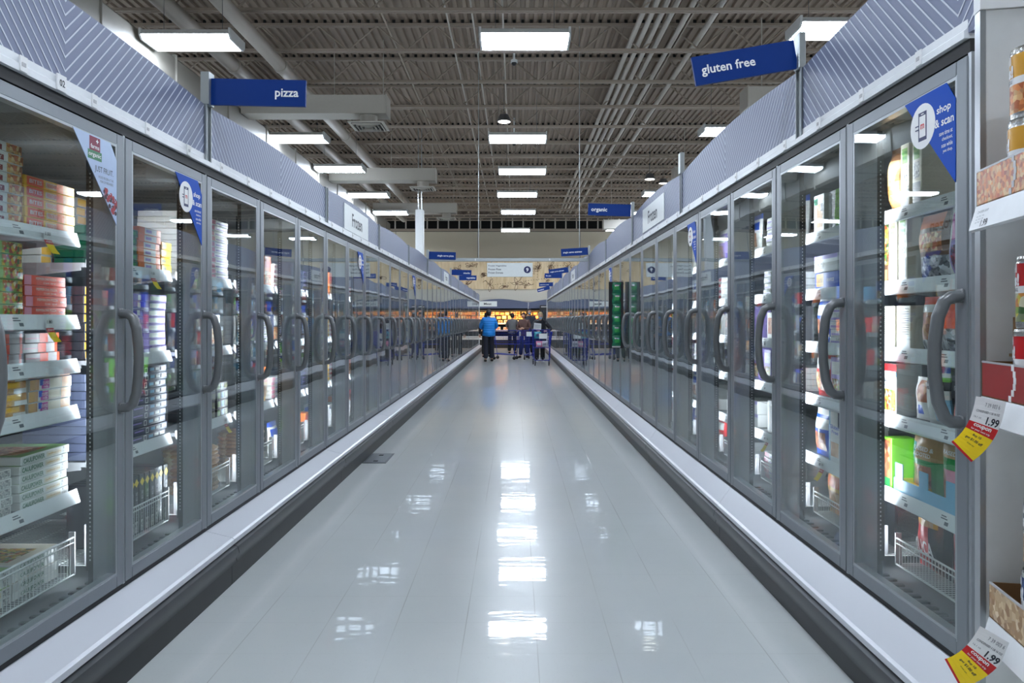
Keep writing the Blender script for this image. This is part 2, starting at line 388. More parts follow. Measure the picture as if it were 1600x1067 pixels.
for (bx, bz) in ((-2.7, 3.75), (-2.1, 3.9), (-1.6, 3.55), (-0.9, 3.7), (-2.3, 3.05), (-1.2, 3.0), (-0.5, 2.95), (0.1, 3.05), (0.75, 3.7), (1.15, 3.85), (1.7, 3.95), (1.5, 3.2), (0.5, 3.0), (2.5, 3.9), (3.3, 3.4)):
    for k in range(5):
        a = rm.uniform(0, 2*PI); L = rm.uniform(0.12, 0.34); leafshape(bx, bz, L, a, 0.009)
    pts = [(bx, bz)]
    for k in range(6): pts.append((pts[-1][0]+rm.uniform(-0.12, 0.16), pts[-1][1]+rm.uniform(-0.14, 0.12)))
    stroke([p for p in pts if mz0+0.03 < p[1] < mz1-0.03], 0.012)
for (x0, z0, x1, z1) in ((-1.1, 3.0, 2.2, 3.4), (-1.15, 3.2, -1.15, 4.15), (0.0, 3.2, 0.0, 4.1), (1.05, 3.2, 1.05, 4.15), (1.6, 3.9, 2.9, 3.95)):
    N = int(math.hypot(x1-x0, z1-z0)/0.12)
    for i in range(N):
        t = i/N; u = (i+0.5)/N; stroke([(x0+(x1-x0)*t, z0+(z1-z0)*t), (x0+(x1-x0)*u, z0+(z1-z0)*u)], 0.009)
m.build('ink_drawing', parent=mural)

# floor access hatch
m = MB(); m.box(-1.42, -1.20, 6.86, 7.35, 0, 0.004, 'post_dark'); m.box(-1.40, -1.22, 6.89, 7.32, 0.004, 0.006, 'case_gray')
for k in range(2): m.box(-1.33, -1.29, 6.92+k*0.3, 6.96+k*0.3, 0.006, 0.009, 'black')
tag(m.build('floor_hatch'), 'small square metal access plate set in the floor beside the dark bumper', 'hatch')

# ------------------------------------------------------------------ ceiling things
def ceiling_light():
    t = empty('ceiling_light')
    L, D = 0.61, 0.27
    MB().prism([(-D, 0), (D, 0), (D-0.05, 0.075), (-D+0.05, 0.075)], 0, -L, L, 'lamp_body').build('lamp_housing', t)
    MB().prism([(-D+0.01, -0.004), (-D+0.05, -0.055), (D-0.05, -0.055), (D-0.01, -0.004)], 0, -L+0.03, L-0.03, 'lamp').build('lamp_diffuser', t)
    for s_ in (-1, 1): MB().prism([(-D-0.004, 0.08), (-D-0.004, -0.01), (-D+0.05, -0.062), (D-0.05, -0.062), (D+0.004, -0.01), (D+0.004, 0.08)], 0, s_*L, s_*(L-0.028), 'lamp_body').build('end_cap', t)
    for s_ in (-0.4, 0.4): MB().tube([(s_, 0, 0.07), (s_, 0, 0.92)], 0.004, 'post_dark', n=5).build('hanging_wire', t)
    return t
CENTER = [(0.13, 10.07), (0.05, 15.5), (0.18, 18.9), (0.06, 22.4), (0.11, 26.0), (0.01, 31.3)]
LEFT = [(-4.4, 10.1), (-4.55, 15.5), (-4.4, 18.6), (-4.45, 22.5), (-4.4, 26.2)]
RIGHT = [(4.25, 9.7), (4.35, 14.9), (4.45, 22.3), (4.4, 26.4), (4.4, 31.0)]
near = [(xx_, yy_) for xx_ in (-9.2, 9.2, -13.6, 13.6) for yy_ in (-2, 4, 10, 16, 22, 28, 33)]+[(-6.6, 34.4), (6.6, 34.4)]+[(0.1, 5.6), (0.1, 1.2), (0.1, -3.2), (-4.4, 5.4), (4.4, 5.2), (-4.4, 0.6), (4.4, 0.6)]  # the pair close to the back wall is added, out of sight, to brighten it
l0 = ceiling_light()
names = [('center', CENTER, 'over the middle of the aisle'), ('left', LEFT, 'above the pizza row'), ('right', RIGHT, 'above the gluten free row')]
first = True
for nm, lst, wh in names:
    for i, (x, y) in enumerate(lst):
        o = l0 if first else copy_tree(l0); first = False
        o.location = (x, y, 5.14)
        tag(o, 'glowing rectangular ceiling light %s, %s from the camera' % (wh, ORD[i+1]), 'ceiling light', 'suspended LED ceiling lights')
for (x, y) in near:
    o = copy_tree(l0); o.location = (x, y, 5.14)
    tag(o, 'rectangular ceiling light over a neighbouring aisle, behind the camera or added by the back wall', 'ceiling light', 'ceiling lights out of frame')
# bell lamps
def bell(x, y, z, lab, r=0.15):
    t = empty('bell_lamp', (x, y, z))
    soft(MB().lathe([(r*0.45, 0.13), (r*0.5, 0.16), (r*0.62, 0.15), (r, 0.02), (r, 0), (r*0.9, 0.0)][::-1], 'lamp_gray', 20).build('lamp_shade', t))
    MB().lathe([(r*0.86, -0.004), (r*0.86, 0.004)], 'lamp_dim', 20).build('lamp_lens', t)
    MB().tube([(0, 0, 0.15), (0, 0, DECK_Z-z)], 0.006, 'post_dark').build('hanging_rod', t)
    tag(t, lab, 'lamp', 'round bell lamps under the roof')
bell(-0.24, 16.0, 5.62, 'small gray bell lamp hanging over the aisle behind the first light')
bell(3.75, 20.6, 5.25, 'gray bell lamp low above the gluten free row, nearer of two')
bell(5.0, 25.0, 6.05-0.1, 'gray bell lamp high above the gluten free row, beside a duct end')
bell(4.4, 35.0, 5.65, 'small bright bell lamp in front of the back wall', 0.16)
# camera domes
for (x, y, z, lab) in ((-0.02, 13.2, 5.92, 'tiny black dome camera under a roof joist over the aisle, nearer'), (-0.03, 19.2, 5.9, 'tiny black dome camera under a roof joist over the aisle, farther')):
    m = MB(); m.ell((0, 0, 0), (0.05, 0.05, 0.05), 'black', 12, 6); m.lathe([(0.06, 0.0), (0.06, 0.05), (0.02, 0.07), (0.02, DECK_Z-z-0.02)], 'lamp_body', 12)
    o = soft(m.build('dome_camera', loc=(x, y, z))); tag(o, lab, 'camera', 'dome cameras')
# main duct, branches, diffusers
t = empty('air_duct', (-5.46, 0, 0))
m = MB(); m.bbox(-0.45, 0.40, -4, 30, 4.72, 5.28, 'trunk_paint', 0.06); 
for y in range(-3, 30, 2): m.bbox(-0.47, 0.42, y, y+0.05, 4.70, 5.30, 'trunk_paint', 0.02)
soft(m.build('duct_trunk', t), 30)
tag(t, 'long pale main air duct running behind the pizza freezer row', 'duct')
def branch(y, x1, z, i):
    t = empty('branch_duct', (0, y, z))
    m = MB(); m.box(-5.04, x1, -0.22, 0.22, -0.17, 0.17, 'duct_paint'); m.box(x1, x1+0.012, -0.235, 0.235, -0.185, 0.185, 'duct_paint')
    m.build('duct_box', t)
    xd = x1-0.35
    m = MB(); m.lathe([(0.16, -0.17), (0.16, -0.34)][::-1], 'duct_paint', 20, (xd, 0, 0)); soft(m.build('duct_collar', t))
    m = MB()
    m.prism([(xd-0.33, -0.33), (xd+0.33, -0.33), (xd+0.33, 0.33), (xd-0.33, 0.33)], 2, -0.36, -0.34, 'duct_paint')
    for k in range(1, 5):
        a = 0.33-0.065*k
        for (p, q) in (((-a, -a), (a, -a+0.012)), ((-a, a-0.012), (a, a)), ((-a, -a), (-a+0.012, a)), ((a-0.012, -a), (a, a))):
            m.box(xd+p[0], xd+q[0], p[1], q[1], -0.385-0.004*k, -0.36, 'duct_paint')
    m.box(xd-0.28, xd+0.28, -0.28, 0.28, -0.364, -0.361, 'dark_slot')
    m.build('air_diffuser', t)
    for xx in (-3.4, x1-0.1): MB().tube([(xx, 0.1, 0.17), (xx, 0.1, DECK_Z-z)], 0.008, 'duct_paint', n=6).build('hanging_rod', t)
    tag(t, 'square white branch duct with a ceiling diffuser, %s from the camera' % ORD[i], 'duct', 'branch ducts over the pizza freezer row')
branch(13.8, -2.38, 5.30, 1); branch(20.2, -2.17, 5.27, 2); branch(26.4, -2.1, 5.30, 3)
# small duct boxes on the right
for (x0, x1, y, z, lab) in ((4.0, 6.8, 12.9, 5.17, 'pale square duct end above the gluten free row, nearest'), (4.35, 6.9, 20.3, 5.33, 'pale square duct end above the gluten free row, middle'), (3.3, 6.5, 27.7, 4.9, 'pale square duct end above the gluten free row, farthest')):
    m = MB(); m.box(x0, x1, -0.22, 0.22, -0.17, 0.17, 'duct_paint'); m.box(x0-0.012, x0, -0.235, 0.235, -0.185, 0.185, 'duct_paint'); m.tube([(x0+0.3, 0, 0.17), (x0+0.3, 0, DECK_Z-z)], 0.012, 'duct_paint')
    m.box(x0+0.9, x0+0.912, -0.235, 0.235, -0.185, 0.185, 'duct_paint')
    tag(m.build('branch_duct', loc=(0, y, z)), lab, 'duct', 'duct ends over the gluten free row')
# round pipes running along the aisle
def pipe(x, z, r, lab, name='roof_pipe', y1=34, mt='pipe_paint', grp='pipes under the roof'):
    m = MB(); m.tube([(x, -4, z), (x, y1, z)], r, mt, n=14)
    if r > 0.06:
        for y in range(-2, int(y1), 5): m.tube([(x, y, z), (x, y+0.12, z)], r*1.12, mt, n=14)
    o = soft(m.build(name)); tag(o, lab, 'pipe', grp)
pipe(-4.15, 5.82, 0.115, 'thick pale round pipe under the roof, nearer the aisle middle', 'round_pipe', 33)
pipe(-4.97, 5.82, 0.125, 'thick pale round pipe under the roof, next to the main duct', 'round_pipe', 33)
for i, xx in enumerate((2.05, 2.20, 2.36, 2.52)): pipe(xx, 6.27, 0.045, 'thin round roof pipe, number %s of the close bunch of four' % ORD[i+1])
pipe(2.78, 6.27, 0.045, 'thin round roof pipe running alone beside the bunch of four'); pipe(3.22, 6.27, 0.05, 'thin round roof pipe running alone, outermost over the gluten free row')
for i, xx in enumerate((-1.10, -0.69, -0.2)): pipe(xx, 6.22, 0.016, 'slim sprinkler line over the aisle, %s counted from the pizza side' % ORD[i+1], 'sprinkler_line', 34, 'pipe_paint', 'sprinkler lines')
# cable post behind the left freezer row
t = empty('cable_post', (-2.62, 20.3, 0)); MB().bbox(-0.11, 0.11, -0.11, 0.11, 0, 4.35, 'lamp_body', 0.01).build('post_casing', t)
for xx in (-.04, .05): MB().tube([(xx, 0, 4.35), (xx, 0, DECK_Z)], 0.012, 'post_metal').build('hanging_rod', t)
tag(t, 'square white cable post rising behind the pizza freezer row', 'post')

# ------------------------------------------------------------------ freezer cases
# local frame: x to the viewer's right, y into the case, z up
def case_proto(p, zb, H, ledge_o, ledge_z, kick_o, side):
    W = 3*p; t = empty('freezer_case'); zt = zb+H
    gy = 0.16
    # body
    m = MB()
    m.box(0, W, 0.93, 0.98, 0.05, zt+0.06, 'inner_wall'); m.box(0, W, 0.86, 0.93, zb-0.02, zt, 'inner_wall')
    m.box(0, W, 0.045, 0.93, zt-0.03, zt+0.06, 'inner_wall'); m.box(0, W, 0.06, 0.93, 0.03, zb-0.005, 'inner_wall')
    for k in range(40): xx = 0.05+k*(W-0.1)/40; m.box(xx, xx+0.02, 0.11, 0.16, zb-0.005, zb+0.002, 'frame_dark')   # air grille
    m.box(0, W, 0.005, 0.06, zt+0.005, zt+0.045, 'black'); m.box(0, W, 0.01, 0.06, zb-0.02, zb-0.002, 'black')
    m.build('case_body', t)
    m = MB(); zs = zt+0.045
    m.prism([(0.07, zs), (-0.012, zs), (-0.012, zs+0.022), (-0.002, zs+0.03), (-0.002, zs+0.055), (0.07, zs+0.055)], 0, 0, W, 'rail_white')
    for i in range(6):
        xx = W*(i+0.35)/6; m.box(xx, xx+0.035, -0.016, -0.012, zs+0.002, zs+0.05, 'tag_white'); m.box(xx+0.008, xx+0.026, -0.0175, -0.016, zs+0.018, zs+0.030, 'p_gray')
    m.build('header_rail', t)
    # white ledge, bumper, kick plate
    k0 = ledge_o-0.012
    MB().prism([(0.02, zb-0.022), (0.0, zb-0.016), (-k0, ledge_z+0.03), (-ledge_o, ledge_z+0.022), (-ledge_o, ledge_z), (0.02, ledge_z)], 0, 0.002, W-0.002, 'white_ledge').build('front_ledge', t)
    m = MB(); m.prism([(-ledge_o+0.012, ledge_z-0.004), (-ledge_o-0.016, ledge_z-0.014), (-ledge_o-0.024, ledge_z-0.045), (-ledge_o-0.008, ledge_z-0.072), (-ledge_o-0.012, ledge_z-0.088), (-ledge_o+0.02, ledge_z-0.092), (-ledge_o+0.1, ledge_z-0.092), (-ledge_o+0.1, ledge_z-0.004)], 0, 0.003, W-0.003, 'bumper')
    soft(m.build('bumper_rail', t), 50)
    MB().prism([(-kick_o, ledge_z-0.095), (-kick_o, 0.0), (0.1, 0.0), (0.1, ledge_z-0.095)], 0, 0.002, W-0.002, 'kick').build('kick_plate', t)
    # mullions with led lamps, at the right end of every door
    mu = None
    for i in range(3):
        if mu is None:
            m = MB(); a = p
            m.box(a-0.008, a+0.008, 0.004, 0.03, zb+0.0, zt+0.004, 'frame_light')
            m.box(a-0.045, a+0.045, 0.035, 0.10, zb-0.005, zt-0.03, 'inner_post')
            m.box(a-0.03, a+0.03, 0.10, 0.128, zb-0.005, zt-0.03, 'gasket')
            z = zb+0.1
            while z < zt-0.15:
                for s_ in (-1, 1): m.box(a+s_*0.0295, a+s_*0.0312, 0.118, 0.123, z, z+0.006, 'white')
                z += 0.0165
            mu = m.build('mullion', t); o = mu
            m = MB(); m.box(a-0.027, a+0.027, 0.128, 0.133, zb+0.06, zt-0.10, 'gasket')
            for s_ in (-1, 1): m.box(a+s_*0.029, a+s_*0.0265, 0.128, 0.137, zb+0.06, zt-0.10, 'gasket')
            m.quad((a-.02, .1335, zb+.08), (a+.02, .1335, zb+.08), (a+.02, .1335, zt-.12), (a-.02, .1335, zt-.12), 'led')
            led = m.build('led_lamp', o)
        else: o = copy_tree(mu, t); o.location = (p*i, 0, 0)
    # doors
    d0 = None
    for i in range(3):
        if d0 is None:
            m = MB(); a, b, fw = 0.006, p-0.006, 0.052; z0, z1 = zb+0.004, zt-0.002
            for (x0, x1, q0, q1) in ((a, a+fw, z0, z1), (b-fw, b, z0, z1), (a+fw, b-fw, z0, z0+fw), (a+fw, b-fw, z1-0.045, z1)):
                m.bbox(x0, x1, 0.0, 0.038, q0, q1, 'case_gray', 0.003)
            for (x0, x1, q0, q1) in ((a+fw-0.004, a+fw+0.008, z0+fw-0.01, z1-0.04), (b-fw-0.008, b-fw+0.004, z0+fw-0.01, z1-0.04), (a+fw, b-fw, z0+fw-0.004, z0+fw+0.008), (a+fw, b-fw, z1-0.053, z1-0.041)):
                m.box(x0, x1, 0.0012, 0.034, q0, q1, 'frame_light')
            for (x0, x1) in ((a+0.01, a+0.035), (b-0.035, b-0.01)): m.box(x0, x1, 0.036, 0.048, z0, z1, 'gasket')
            d0 = m.build('glass_door', t); o = d0
            MB().box(a+fw, b-fw, 0.002, 0.007, z0+fw, z1-0.045, 'glass').build('glass_pane', o)
            # D-shaped pull handle near the right edge
            hx = b-0.028; hz0, hz1 = 0.985+(zb-0.284), 1.355+(zb-0.284)
            pts = [(hx, 0.0, hz0), (hx, -0.03, hz0+0.002), (hx, -0.05, hz0+0.016), (hx-0.004, -0.066, hz0+0.06), (hx-0.006, -0.074, hz0+0.13), (hx-0.006, -0.076, (hz0+hz1)/2), (hx-0.006, -0.074, hz1-0.13), (hx-0.004, -0.066, hz1-0.06), (hx, -0.05, hz1-0.016), (hx, -0.03, hz1-0.002), (hx, 0.0, hz1)]
            m = MB(); m.tube(pts, 0.0185, 'handle', n=12, ry=0.0185)
            m.bbox(hx-0.016, hx+0.016, -0.006, 0.0, hz0-0.022, hz0+0.02, 'handle', 0.003); m.bbox(hx-0.016, hx+0.016, -0.006, 0.0, hz1-0.02, hz1+0.022, 'handle', 0.003)
            soft(m.build('pull_handle', o), 60)
        else: o = copy_tree(d0, t); o.location = (p*i, 0, 0)
    return t
def shelf_proto(p, gp):
    m = MB(); m.box(gp, p-gp, 0.175, 0.80, -0.022, -0.004, 'shelf_metal')
    for xx in (gp+.002, p-gp-.012): m.prism([(0.80, -0.004), (0.80, -0.10), (0.20, -0.035), (0.20, -0.004)], 0, xx, xx+0.006, 'shelf_metal')
    sh = m.build('shelf')
    m = MB(); m.prism([(0.175, 0.008), (0.170, 0.010), (0.155, -0.042), (0.160, -0.046), (0.175, -0.022)], 0, gp-.003, p-gp+.003, 'rail_white'); m.build('price_rail', sh)
    def tagq(x0, x1, k, zo=0.0, drop=0.0):
        m = MB(); f = lambda x, z: (x, 0.1585+(z+0.042)/0.052*0.0145-0.0035, z)
        m.quad(f(x0, -0.04), f(x1, -0.04), f(x1, 0.006), f(x0, 0.006), 'tag_white')
        for (a, b, z0, z1) in ((0.1, 0.6, -0.006, -0.002), (0.1, 0.75, -0.014, -0.010), (0.55, 0.92, -0.032, -0.020)):
            g = lambda x, z: (x, f(x, z)[1]-0.0006, z)
            X0 = x0+(x1-x0)*a; X1 = x0+(x1-x0)*b; m.quad(g(X0, z0), g(X1, z0), g(X1, z1), g(X0, z1), 'gray_text')
        return m
    for (x0, x1) in ((0.10, 0.16), (0.36, 0.42)): tagq(x0, x1, 0).build('price_tag', sh)
    return sh
def coupon(m, x, w=0.05, P=None):
    pass
def basket_proto(p, zb):
    m = MB(); x0, x1 = 0.05, p-0.05; za, zc = zb+0.055, 0.484; y0 = 0.17
    for z in (za, zc): m.tube([(x0, y0, z), (x1, y0, z)], 0.004, 'wire_white', n=5)
    m.tube([(x0, y0, zc-0.02), (x1, y0, zc-0.02)], 0.003, 'wire_white', n=5)
    k = 0; N = 34
    for i in range(N+1):
        xx = x0+(x1-x0)*i/N; m.tube([(xx, y0+0.004, zc), (xx, y0+0.004, za), (xx, y0+0.6, za)], 0.0022, 'wire_white', n=4, cap=False)
    for y in (0.3, 0.45, 0.6, 0.75): m.tube([(x0, y, za-0.003), (x1, y, za-0.003)], 0.003, 'wire_white', n=4)
    for xx in (x0, x1-.006): m.box(xx, xx+.006, y0-0.004, y0+0.02, za, zc+0.02, 'p_gray')
    return m.build('wire_basket')

ROWS = {}
def poster(kind):
    """triangular window cling; local frame, right-angle corner at top right (x=0,z=0), w 0.285, h 0.31"""
    m = MB(); y = -0.0012; P = lambda x, z, yy=y: (x, yy, z)
    m.prism([(-0.285, 0), (-0.045, 0), (0, -0.06), (0, -0.31)], 1, y, y+0.002, 'poster_blue' if kind == 'scan' else 'poster_sky')
    if kind == 'scan':
        c = (-0.175, -0.098); n = 28; r = 0.072
        m.add([(c[0]+r*math.cos(2*PI*i/n), y-0.0006, c[1]+r*math.sin(2*PI*i/n)) for i in range(n)], [tuple(range(n))], 'white')
        def rect(a, b, z0, z1, k, yy): m.quad((a, yy, z0), (b, yy, z0), (b, yy, z1), (a, yy, z1), k)
        rect(c[0]-0.024, c[0]+0.024, c[1]-0.046, c[1]+0.046, 'navy', y-0.0009); rect(c[0]-0.018, c[0]+0.018, c[1]-0.034, c[1]+0.034, 'white', y-0.0012)
        rect(c[0]-0.008, c[0]+0.008, c[1]+0.038, c[1]+0.041, 'white', y-0.0012)
        for dz in (0.004, -0.008): rect(c[0]-0.042, c[0]-0.020, c[1]+dz, c[1]+dz+0.004, 'navy', y-0.0014)
        m.text('m', 0.022, 0.016, 'red', lambda x, z: P(x, z, y-0.0016), 0.03, c[0], c[1])
        f = lambda x, z: P(x, z, y-0.0006)
        m.text('shop', 0.075, 0.031, 'white', f, 0.02, -0.058, -0.075); m.text('& scan', 0.10, 0.026, 'white', f, 0.02, -0.056, -0.112)
        for i, (s_, w_) in enumerate((('save time at', 0.07), ('checkout,', 0.055), ('scan while', 0.058), ('you shop.', 0.05))): m.text(s_, w_, 0.013, 'white', f, 0.01, -0.012-w_/2, -0.148-0.019*i)
    else:
        f = lambda x, z: P(x, z, y-0.0006)
        m.quad(P(-0.185, -0.055, y-0.0004), P(-0.115, -0.055, y-0.0004), P(-0.115, -0.004, y-0.0004), P(-0.185, -0.004, y-0.0004), 'maroon')
        m.quad(P(-0.195, -0.088, y-0.0005), P(-0.105, -0.088, y-0.0005), P(-0.105, -0.055, y-0.0005), P(-0.195, -0.055, y-0.0005), 'leaf_green')
        g = lambda x, z: P(x, z, y-0.0010)
        m.text('+', 0.016, 0.016, 'white', g, 0.03, -0.135, -0.018)
        m.text('organic', 0.08, 0.02, 'white', g, 0.01, -0.15, -0.072); m.text('farms', 0.055, 0.016, 'white', g, 0.01, -0.15, -0.040)
        m.text('JUST FRUIT.', 0.125, 0.028, 'text_dark', f, 0.0, -0.088, -0.120)
        m.text('PICKED FROZEN AT THE', 0.10, 0.009, 'gray_text', f, 0, -0.075, -0.145); m.text('PEAK OF FRESHNESS.', 0.09, 0.009, 'gray_text', f, 0, -0.07, -0.160)
        rb = random.Random(3)
        for q in range(120):
            bx = rb.uniform(-.118, -.006); bz = rb.uniform(-.30, -.165)
            if bz > -.165+(-.118-bx)*.45 or bz < -.172-(bx+.118)*1.18+.004: continue
            rr_ = rb.uniform(.007, .0105); kk = rb.choice(['berry_red', 'berry_blue', 'berry_dark', 'berry_red']); N = 12; e = .0004+.00001*q
            m.add([P(bx+rr_*math.cos(2*PI*i/N), bz+rr_*math.sin(2*PI*i/N), y-e) for i in range(N)], [tuple(range(N))], kk)
            m.add([P(bx-.003+rr_*.3*math.cos(2*PI*i/8), bz+.003+rr_*.3*math.sin(2*PI*i/8), y-e-.000005) for i in range(8)], [tuple(range(8))], 'poster_sky' if q % 3 == 0 else kk)
    return m

def row(side, X, p, Y0, ncase, zb, H, lo, lz, ko, shelves_of, posters):
    ref = 'pizza' if side < 0 else 'gluten free'
    rz = PI/2 if side < 0 else -PI/2
    zt = zb+H
    case0 = case_proto(p, zb, H, lo, lz, ko, side); sh0 = shelf_proto(p, .038 if side < 0 else .004); bk0 = basket_proto(p, zb)
    used = [False]; scan = None; r_ = random.Random(5 if side < 0 else 6)
    cases = []
    usedS = usedB = False
    for n in range(ncase):
        t = case0 if n == 0 else copy_tree(case0)
        ys = Y0+3*p*n
        t.location = (side*X, ys if side < 0 else ys+3*p, 0); t.rotation_euler = (0, 0, rz)
        cases.append(t)
        tag(t, 'three-door glass freezer case in the %s row, %s from the camera' % (ref, ORD[n+1]), 'freezer', 'glass door freezer cases')
    # doors get tiny hanging differences; interior shelves, baskets and window clings belong to their case
    for n, t in enumerate(cases):
        doors = [c for c in CH[t.name] if c.name.startswith('glass_door')]
        for i, d in enumerate(doors):
            k = 3*n+i if side < 0 else 3*n+(2-i)      # door index from the camera
            x0 = p*i
            if k > 2: d.rotation_euler = (0, 0, 0)
            for z in shelves_of(k):
                s_ = sh0 if not usedS else copy_tree(sh0, t)
                if not usedS: s_.parent = t; CH[t.name].append(s_); usedS = True
                s_.location = (x0, 0, z)
            b = bk0 if not usedB else copy_tree(bk0, t)
            if not usedB: b.parent = t; CH[t.name].append(b); usedB = True
            b.location = (x0, 0, 0)
            if k in posters:
                kd = posters[k]
                pm = poster(kd).build('window_cling', parent=d); pm.location = (p-0.062, 0, zt-0.05)
                pm['label'] = 'blue shop and scan cling' if kd == 'scan' else 'pale fruit cling with berries'
            if k > 1:
                # glass in the far doors never hangs perfectly parallel
                g = [c for c in CH[d.name] if c.name.startswith('glass_pane')][0]
                aa = r_.uniform(-0.0035, 0.0035); g.rotation_euler = (0, 0, aa); g.location = (-0.0, 0.0, 0)
    return dict(side=side, X=X, p=p, Y0=Y0, zb=zb, H=H, rz=rz, ref=ref, cases=cases, ncase=ncase)
LSH = lambda k: [1.66, 1.34, 1.17, 0.99, 0.66] if k == 1 else [1.565, 1.17, 0.76]
RSH = lambda k: [1.755, 1.475, 1.215, 0.955, 0.66]
# index: left door 0 is the one mostly behind the camera edge; door 1 is the first fully seen
NUM = []
LROW = row(-1, 1.55, 0.78, 1.375, 13, 0.284, 1.774, 0.14, 0.206, 0.126, LSH, {1: 'fruit', 2: 'scan', 7: 'scan', 12: 'scan'})
RROW = row(1, 1.31, 0.787, 2.137, 12, 0.328, 1.772, 0.08, 0.185, 0.067, RSH, {0: 'scan', 4: 'scan', 10: 'scan'})

m = MB(); m.box(1.10, 1.15, -.018, -.0125, 2.103-.0, 2.158, 'tag_white'); m.text('02', .03, .024, 'text_dark', lambda x, z: (x, -.0188, z), .02, 1.125, 2.13); o = m.build('number_tag', parent=LROW['cases'][0]); o['label'] = 'small tag reading 02'
# end panels of both rows
for (x0, x1, y0, y1, zt, lab) in ((-2.5, -1.53, 31.80, 31.86, 2.15, 'white end panel closing the far end of the pizza row'), (1.29, 2.3, 30.48, 30.54, 2.2, 'white end panel closing the far end of the gluten free row')):
    m = MB(); m.bbox(x0, x1, y0, y1, 0, zt, 'lamp_body', 0.006); tag(m.build('end_panel'), lab, 'panel')

# ------------------------------------------------------------------ canopy panels with chevron stripes, posts, blade signs
def canopy(W, z0, ze, zm):
    m = MB(); N = 16; T = 0.022; cx = W/2
    arch = lambda x: ze+(zm-ze)*math.sin(PI*x/W)
    top = [(0.03+(W-0.06)*i/N, arch(0.03+(W-0.06)*i/N)) for i in range(N+1)]
    m.prism([(0.03, z0), (W-0.03, z0)]+top[::-1], 1, 0, T, 'panel_blue_gray')
    y = -0.0012; hw = 0.0029
    k = -26
    while k < 12:
        zc = z0+0.02+0.0483*k
        for s_ in (-1, 1):
            L = W/2-0.035; xs = [L*i/24 for i in range(25)]
            a = [(x, zc+x) for x in xs if z0 < zc+x < arch(cx+s_*x)-0.004]
            if len(a) >= 1:
                # exact clipping by bisection on both ends
                def clip(x, good):
                    for _ in range(18):
                        mid = (x+good)/2
                        if z0 < zc+mid < arch(cx+s_*mid)-0.004: good = mid
                        else: x = mid
                    return good
                xa = a[0][0]; xb = a[-1][0]
                if xa > 0: xa = clip(xa-L/24, xa)
                if xb < L: xb = clip(min(L, xb+L/24), xb)
                if xb-xa > 0.004:
                    m.quad((cx+s_*xa, y, zc+xa-hw*1.41), (cx+s_*xb, y, zc+xb-hw*1.41), (cx+s_*xb, y, zc+xb+hw*1.41), (cx+s_*xa, y, zc+xa+hw*1.41), 'stripe')
        k += 1
    return m.build('canopy_board')
def frozen_sign(W, z0, zc, w=1.08, h=0.235):
    m = MB(); m.box(W/2-w/2, W/2+w/2, -0.006, -0.0015, zc-h/2, zc+h/2, 'board_white')
    m.text('Frozen', 0.46, 0.125, 'text_dark', lambda x, z: (x, -0.0072, z), 0.018, W/2, zc)
    return m
def canopies(side, X, W, Y0, n, z0, ze, zm, signs, frozen):
    ref = 'pizza' if side < 0 else 'gluten free'; rz = PI/2 if side < 0 else -PI/2
    b0 = canopy(W, z0, ze, zm)
    m = MB(); m.box(-0.03, 0.03, -0.004, 0.02, z0, ze+0.012, 'post_dark'); m.box(-0.03, -0.024, -0.012, 0.0, z0, ze+0.012, 'post_metal'); m.box(0.024, 0.03, -0.012, 0.0, z0, ze+0.012, 'post_metal'); m.box(-0.02, 0.02, 0.02, 0.5, z0, z0+0.03, 'post_dark')
    pst0 = m.build('joint_post')
    for i in range(n):
        t = empty('canopy_panel', (side*X, Y0+W*i if side < 0 else Y0+W*(i+1), 0), rz)
        b = b0 if i == 0 else b0.copy()
        if i: C.objects.link(b)
        b.parent = t
        q = pst0 if i == 0 else pst0.copy()
        if i: C.objects.link(q)
        q.parent = t; q.location = (W if side < 0 else 0, 0, 0)
        if i in frozen: frozen_sign(W, z0, (z0+ze)/2+0.015).build('name_board', parent=t)['label'] = 'white board reading Frozen'
        tag(t, 'blue-gray arched canopy panel with white chevron stripes, %s row, %s from camera' % (ref, ORD[i+1]), 'canopy panel', 'striped canopy panels above the freezers')
    for (i, txt, tilt, lab) in signs:
        y = Y0+W*(i+1); t = empty('blade_sign', (side*(X-0.012), y, 0))
        zt = ze+0.165; sx = -side
        MB().bbox(side*-0.008, side*0.026, -0.032, 0.032, ze-0.0, zt, 'post_metal', 0.004).build('sign_bracket', t)
        if txt is None:
            tag(t, lab, 'bracket'); continue
        m = MB(); w_, h_ = 0.475, 0.132; zc = ze+0.005+h_/2; x0 = sx*0.012
        def R(x, z, yy):   # x measured from the bracket towards the aisle
            a = tilt; xx = x*math.cos(a)+z*math.sin(a); zz = -x*math.sin(a)+z*math.cos(a); return (x0+sx*xx, yy, zc+zz)
        vs = [R(0, -h_/2, -0.008), R(w_, -h_/2, -0.008), R(w_, h_/2, -0.008), R(0, h_/2, -0.008), R(0, -h_/2, 0.008), R(w_, -h_/2, 0.008), R(w_, h_/2, 0.008), R(0, h_/2, 0.008)]
        m.add(vs, [(0, 1, 2, 3), (7, 6, 5, 4), (0, 4, 5, 1), (1, 5, 6, 2), (2, 6, 7, 3), (3, 7, 4, 0)], 'sign_blue')
        _, _, tw, th = text_geo(txt, 0.02); desc = any(c in txt for c in 'pgq'); hh = 0.058 if desc else 0.046; hh *= 0.95
        if len(txt) > 12: hh *= 0.72
        ww = tw/th*hh
        if ww > 0.42: hh *= 0.42/ww; ww = 0.42
        cxl = w_-0.035-ww/2
        f = (lambda x, z: R(cxl+x, z, -0.0095)) if side < 0 else (lambda x, z: R(cxl-x, z, -0.0095))
        m.text(txt, ww, hh, 'white', f, 0.02, 0, -0.006)
        m.build('sign_board', t, recalc=False)
        tag(t, lab, 'sign', 'blue category signs')
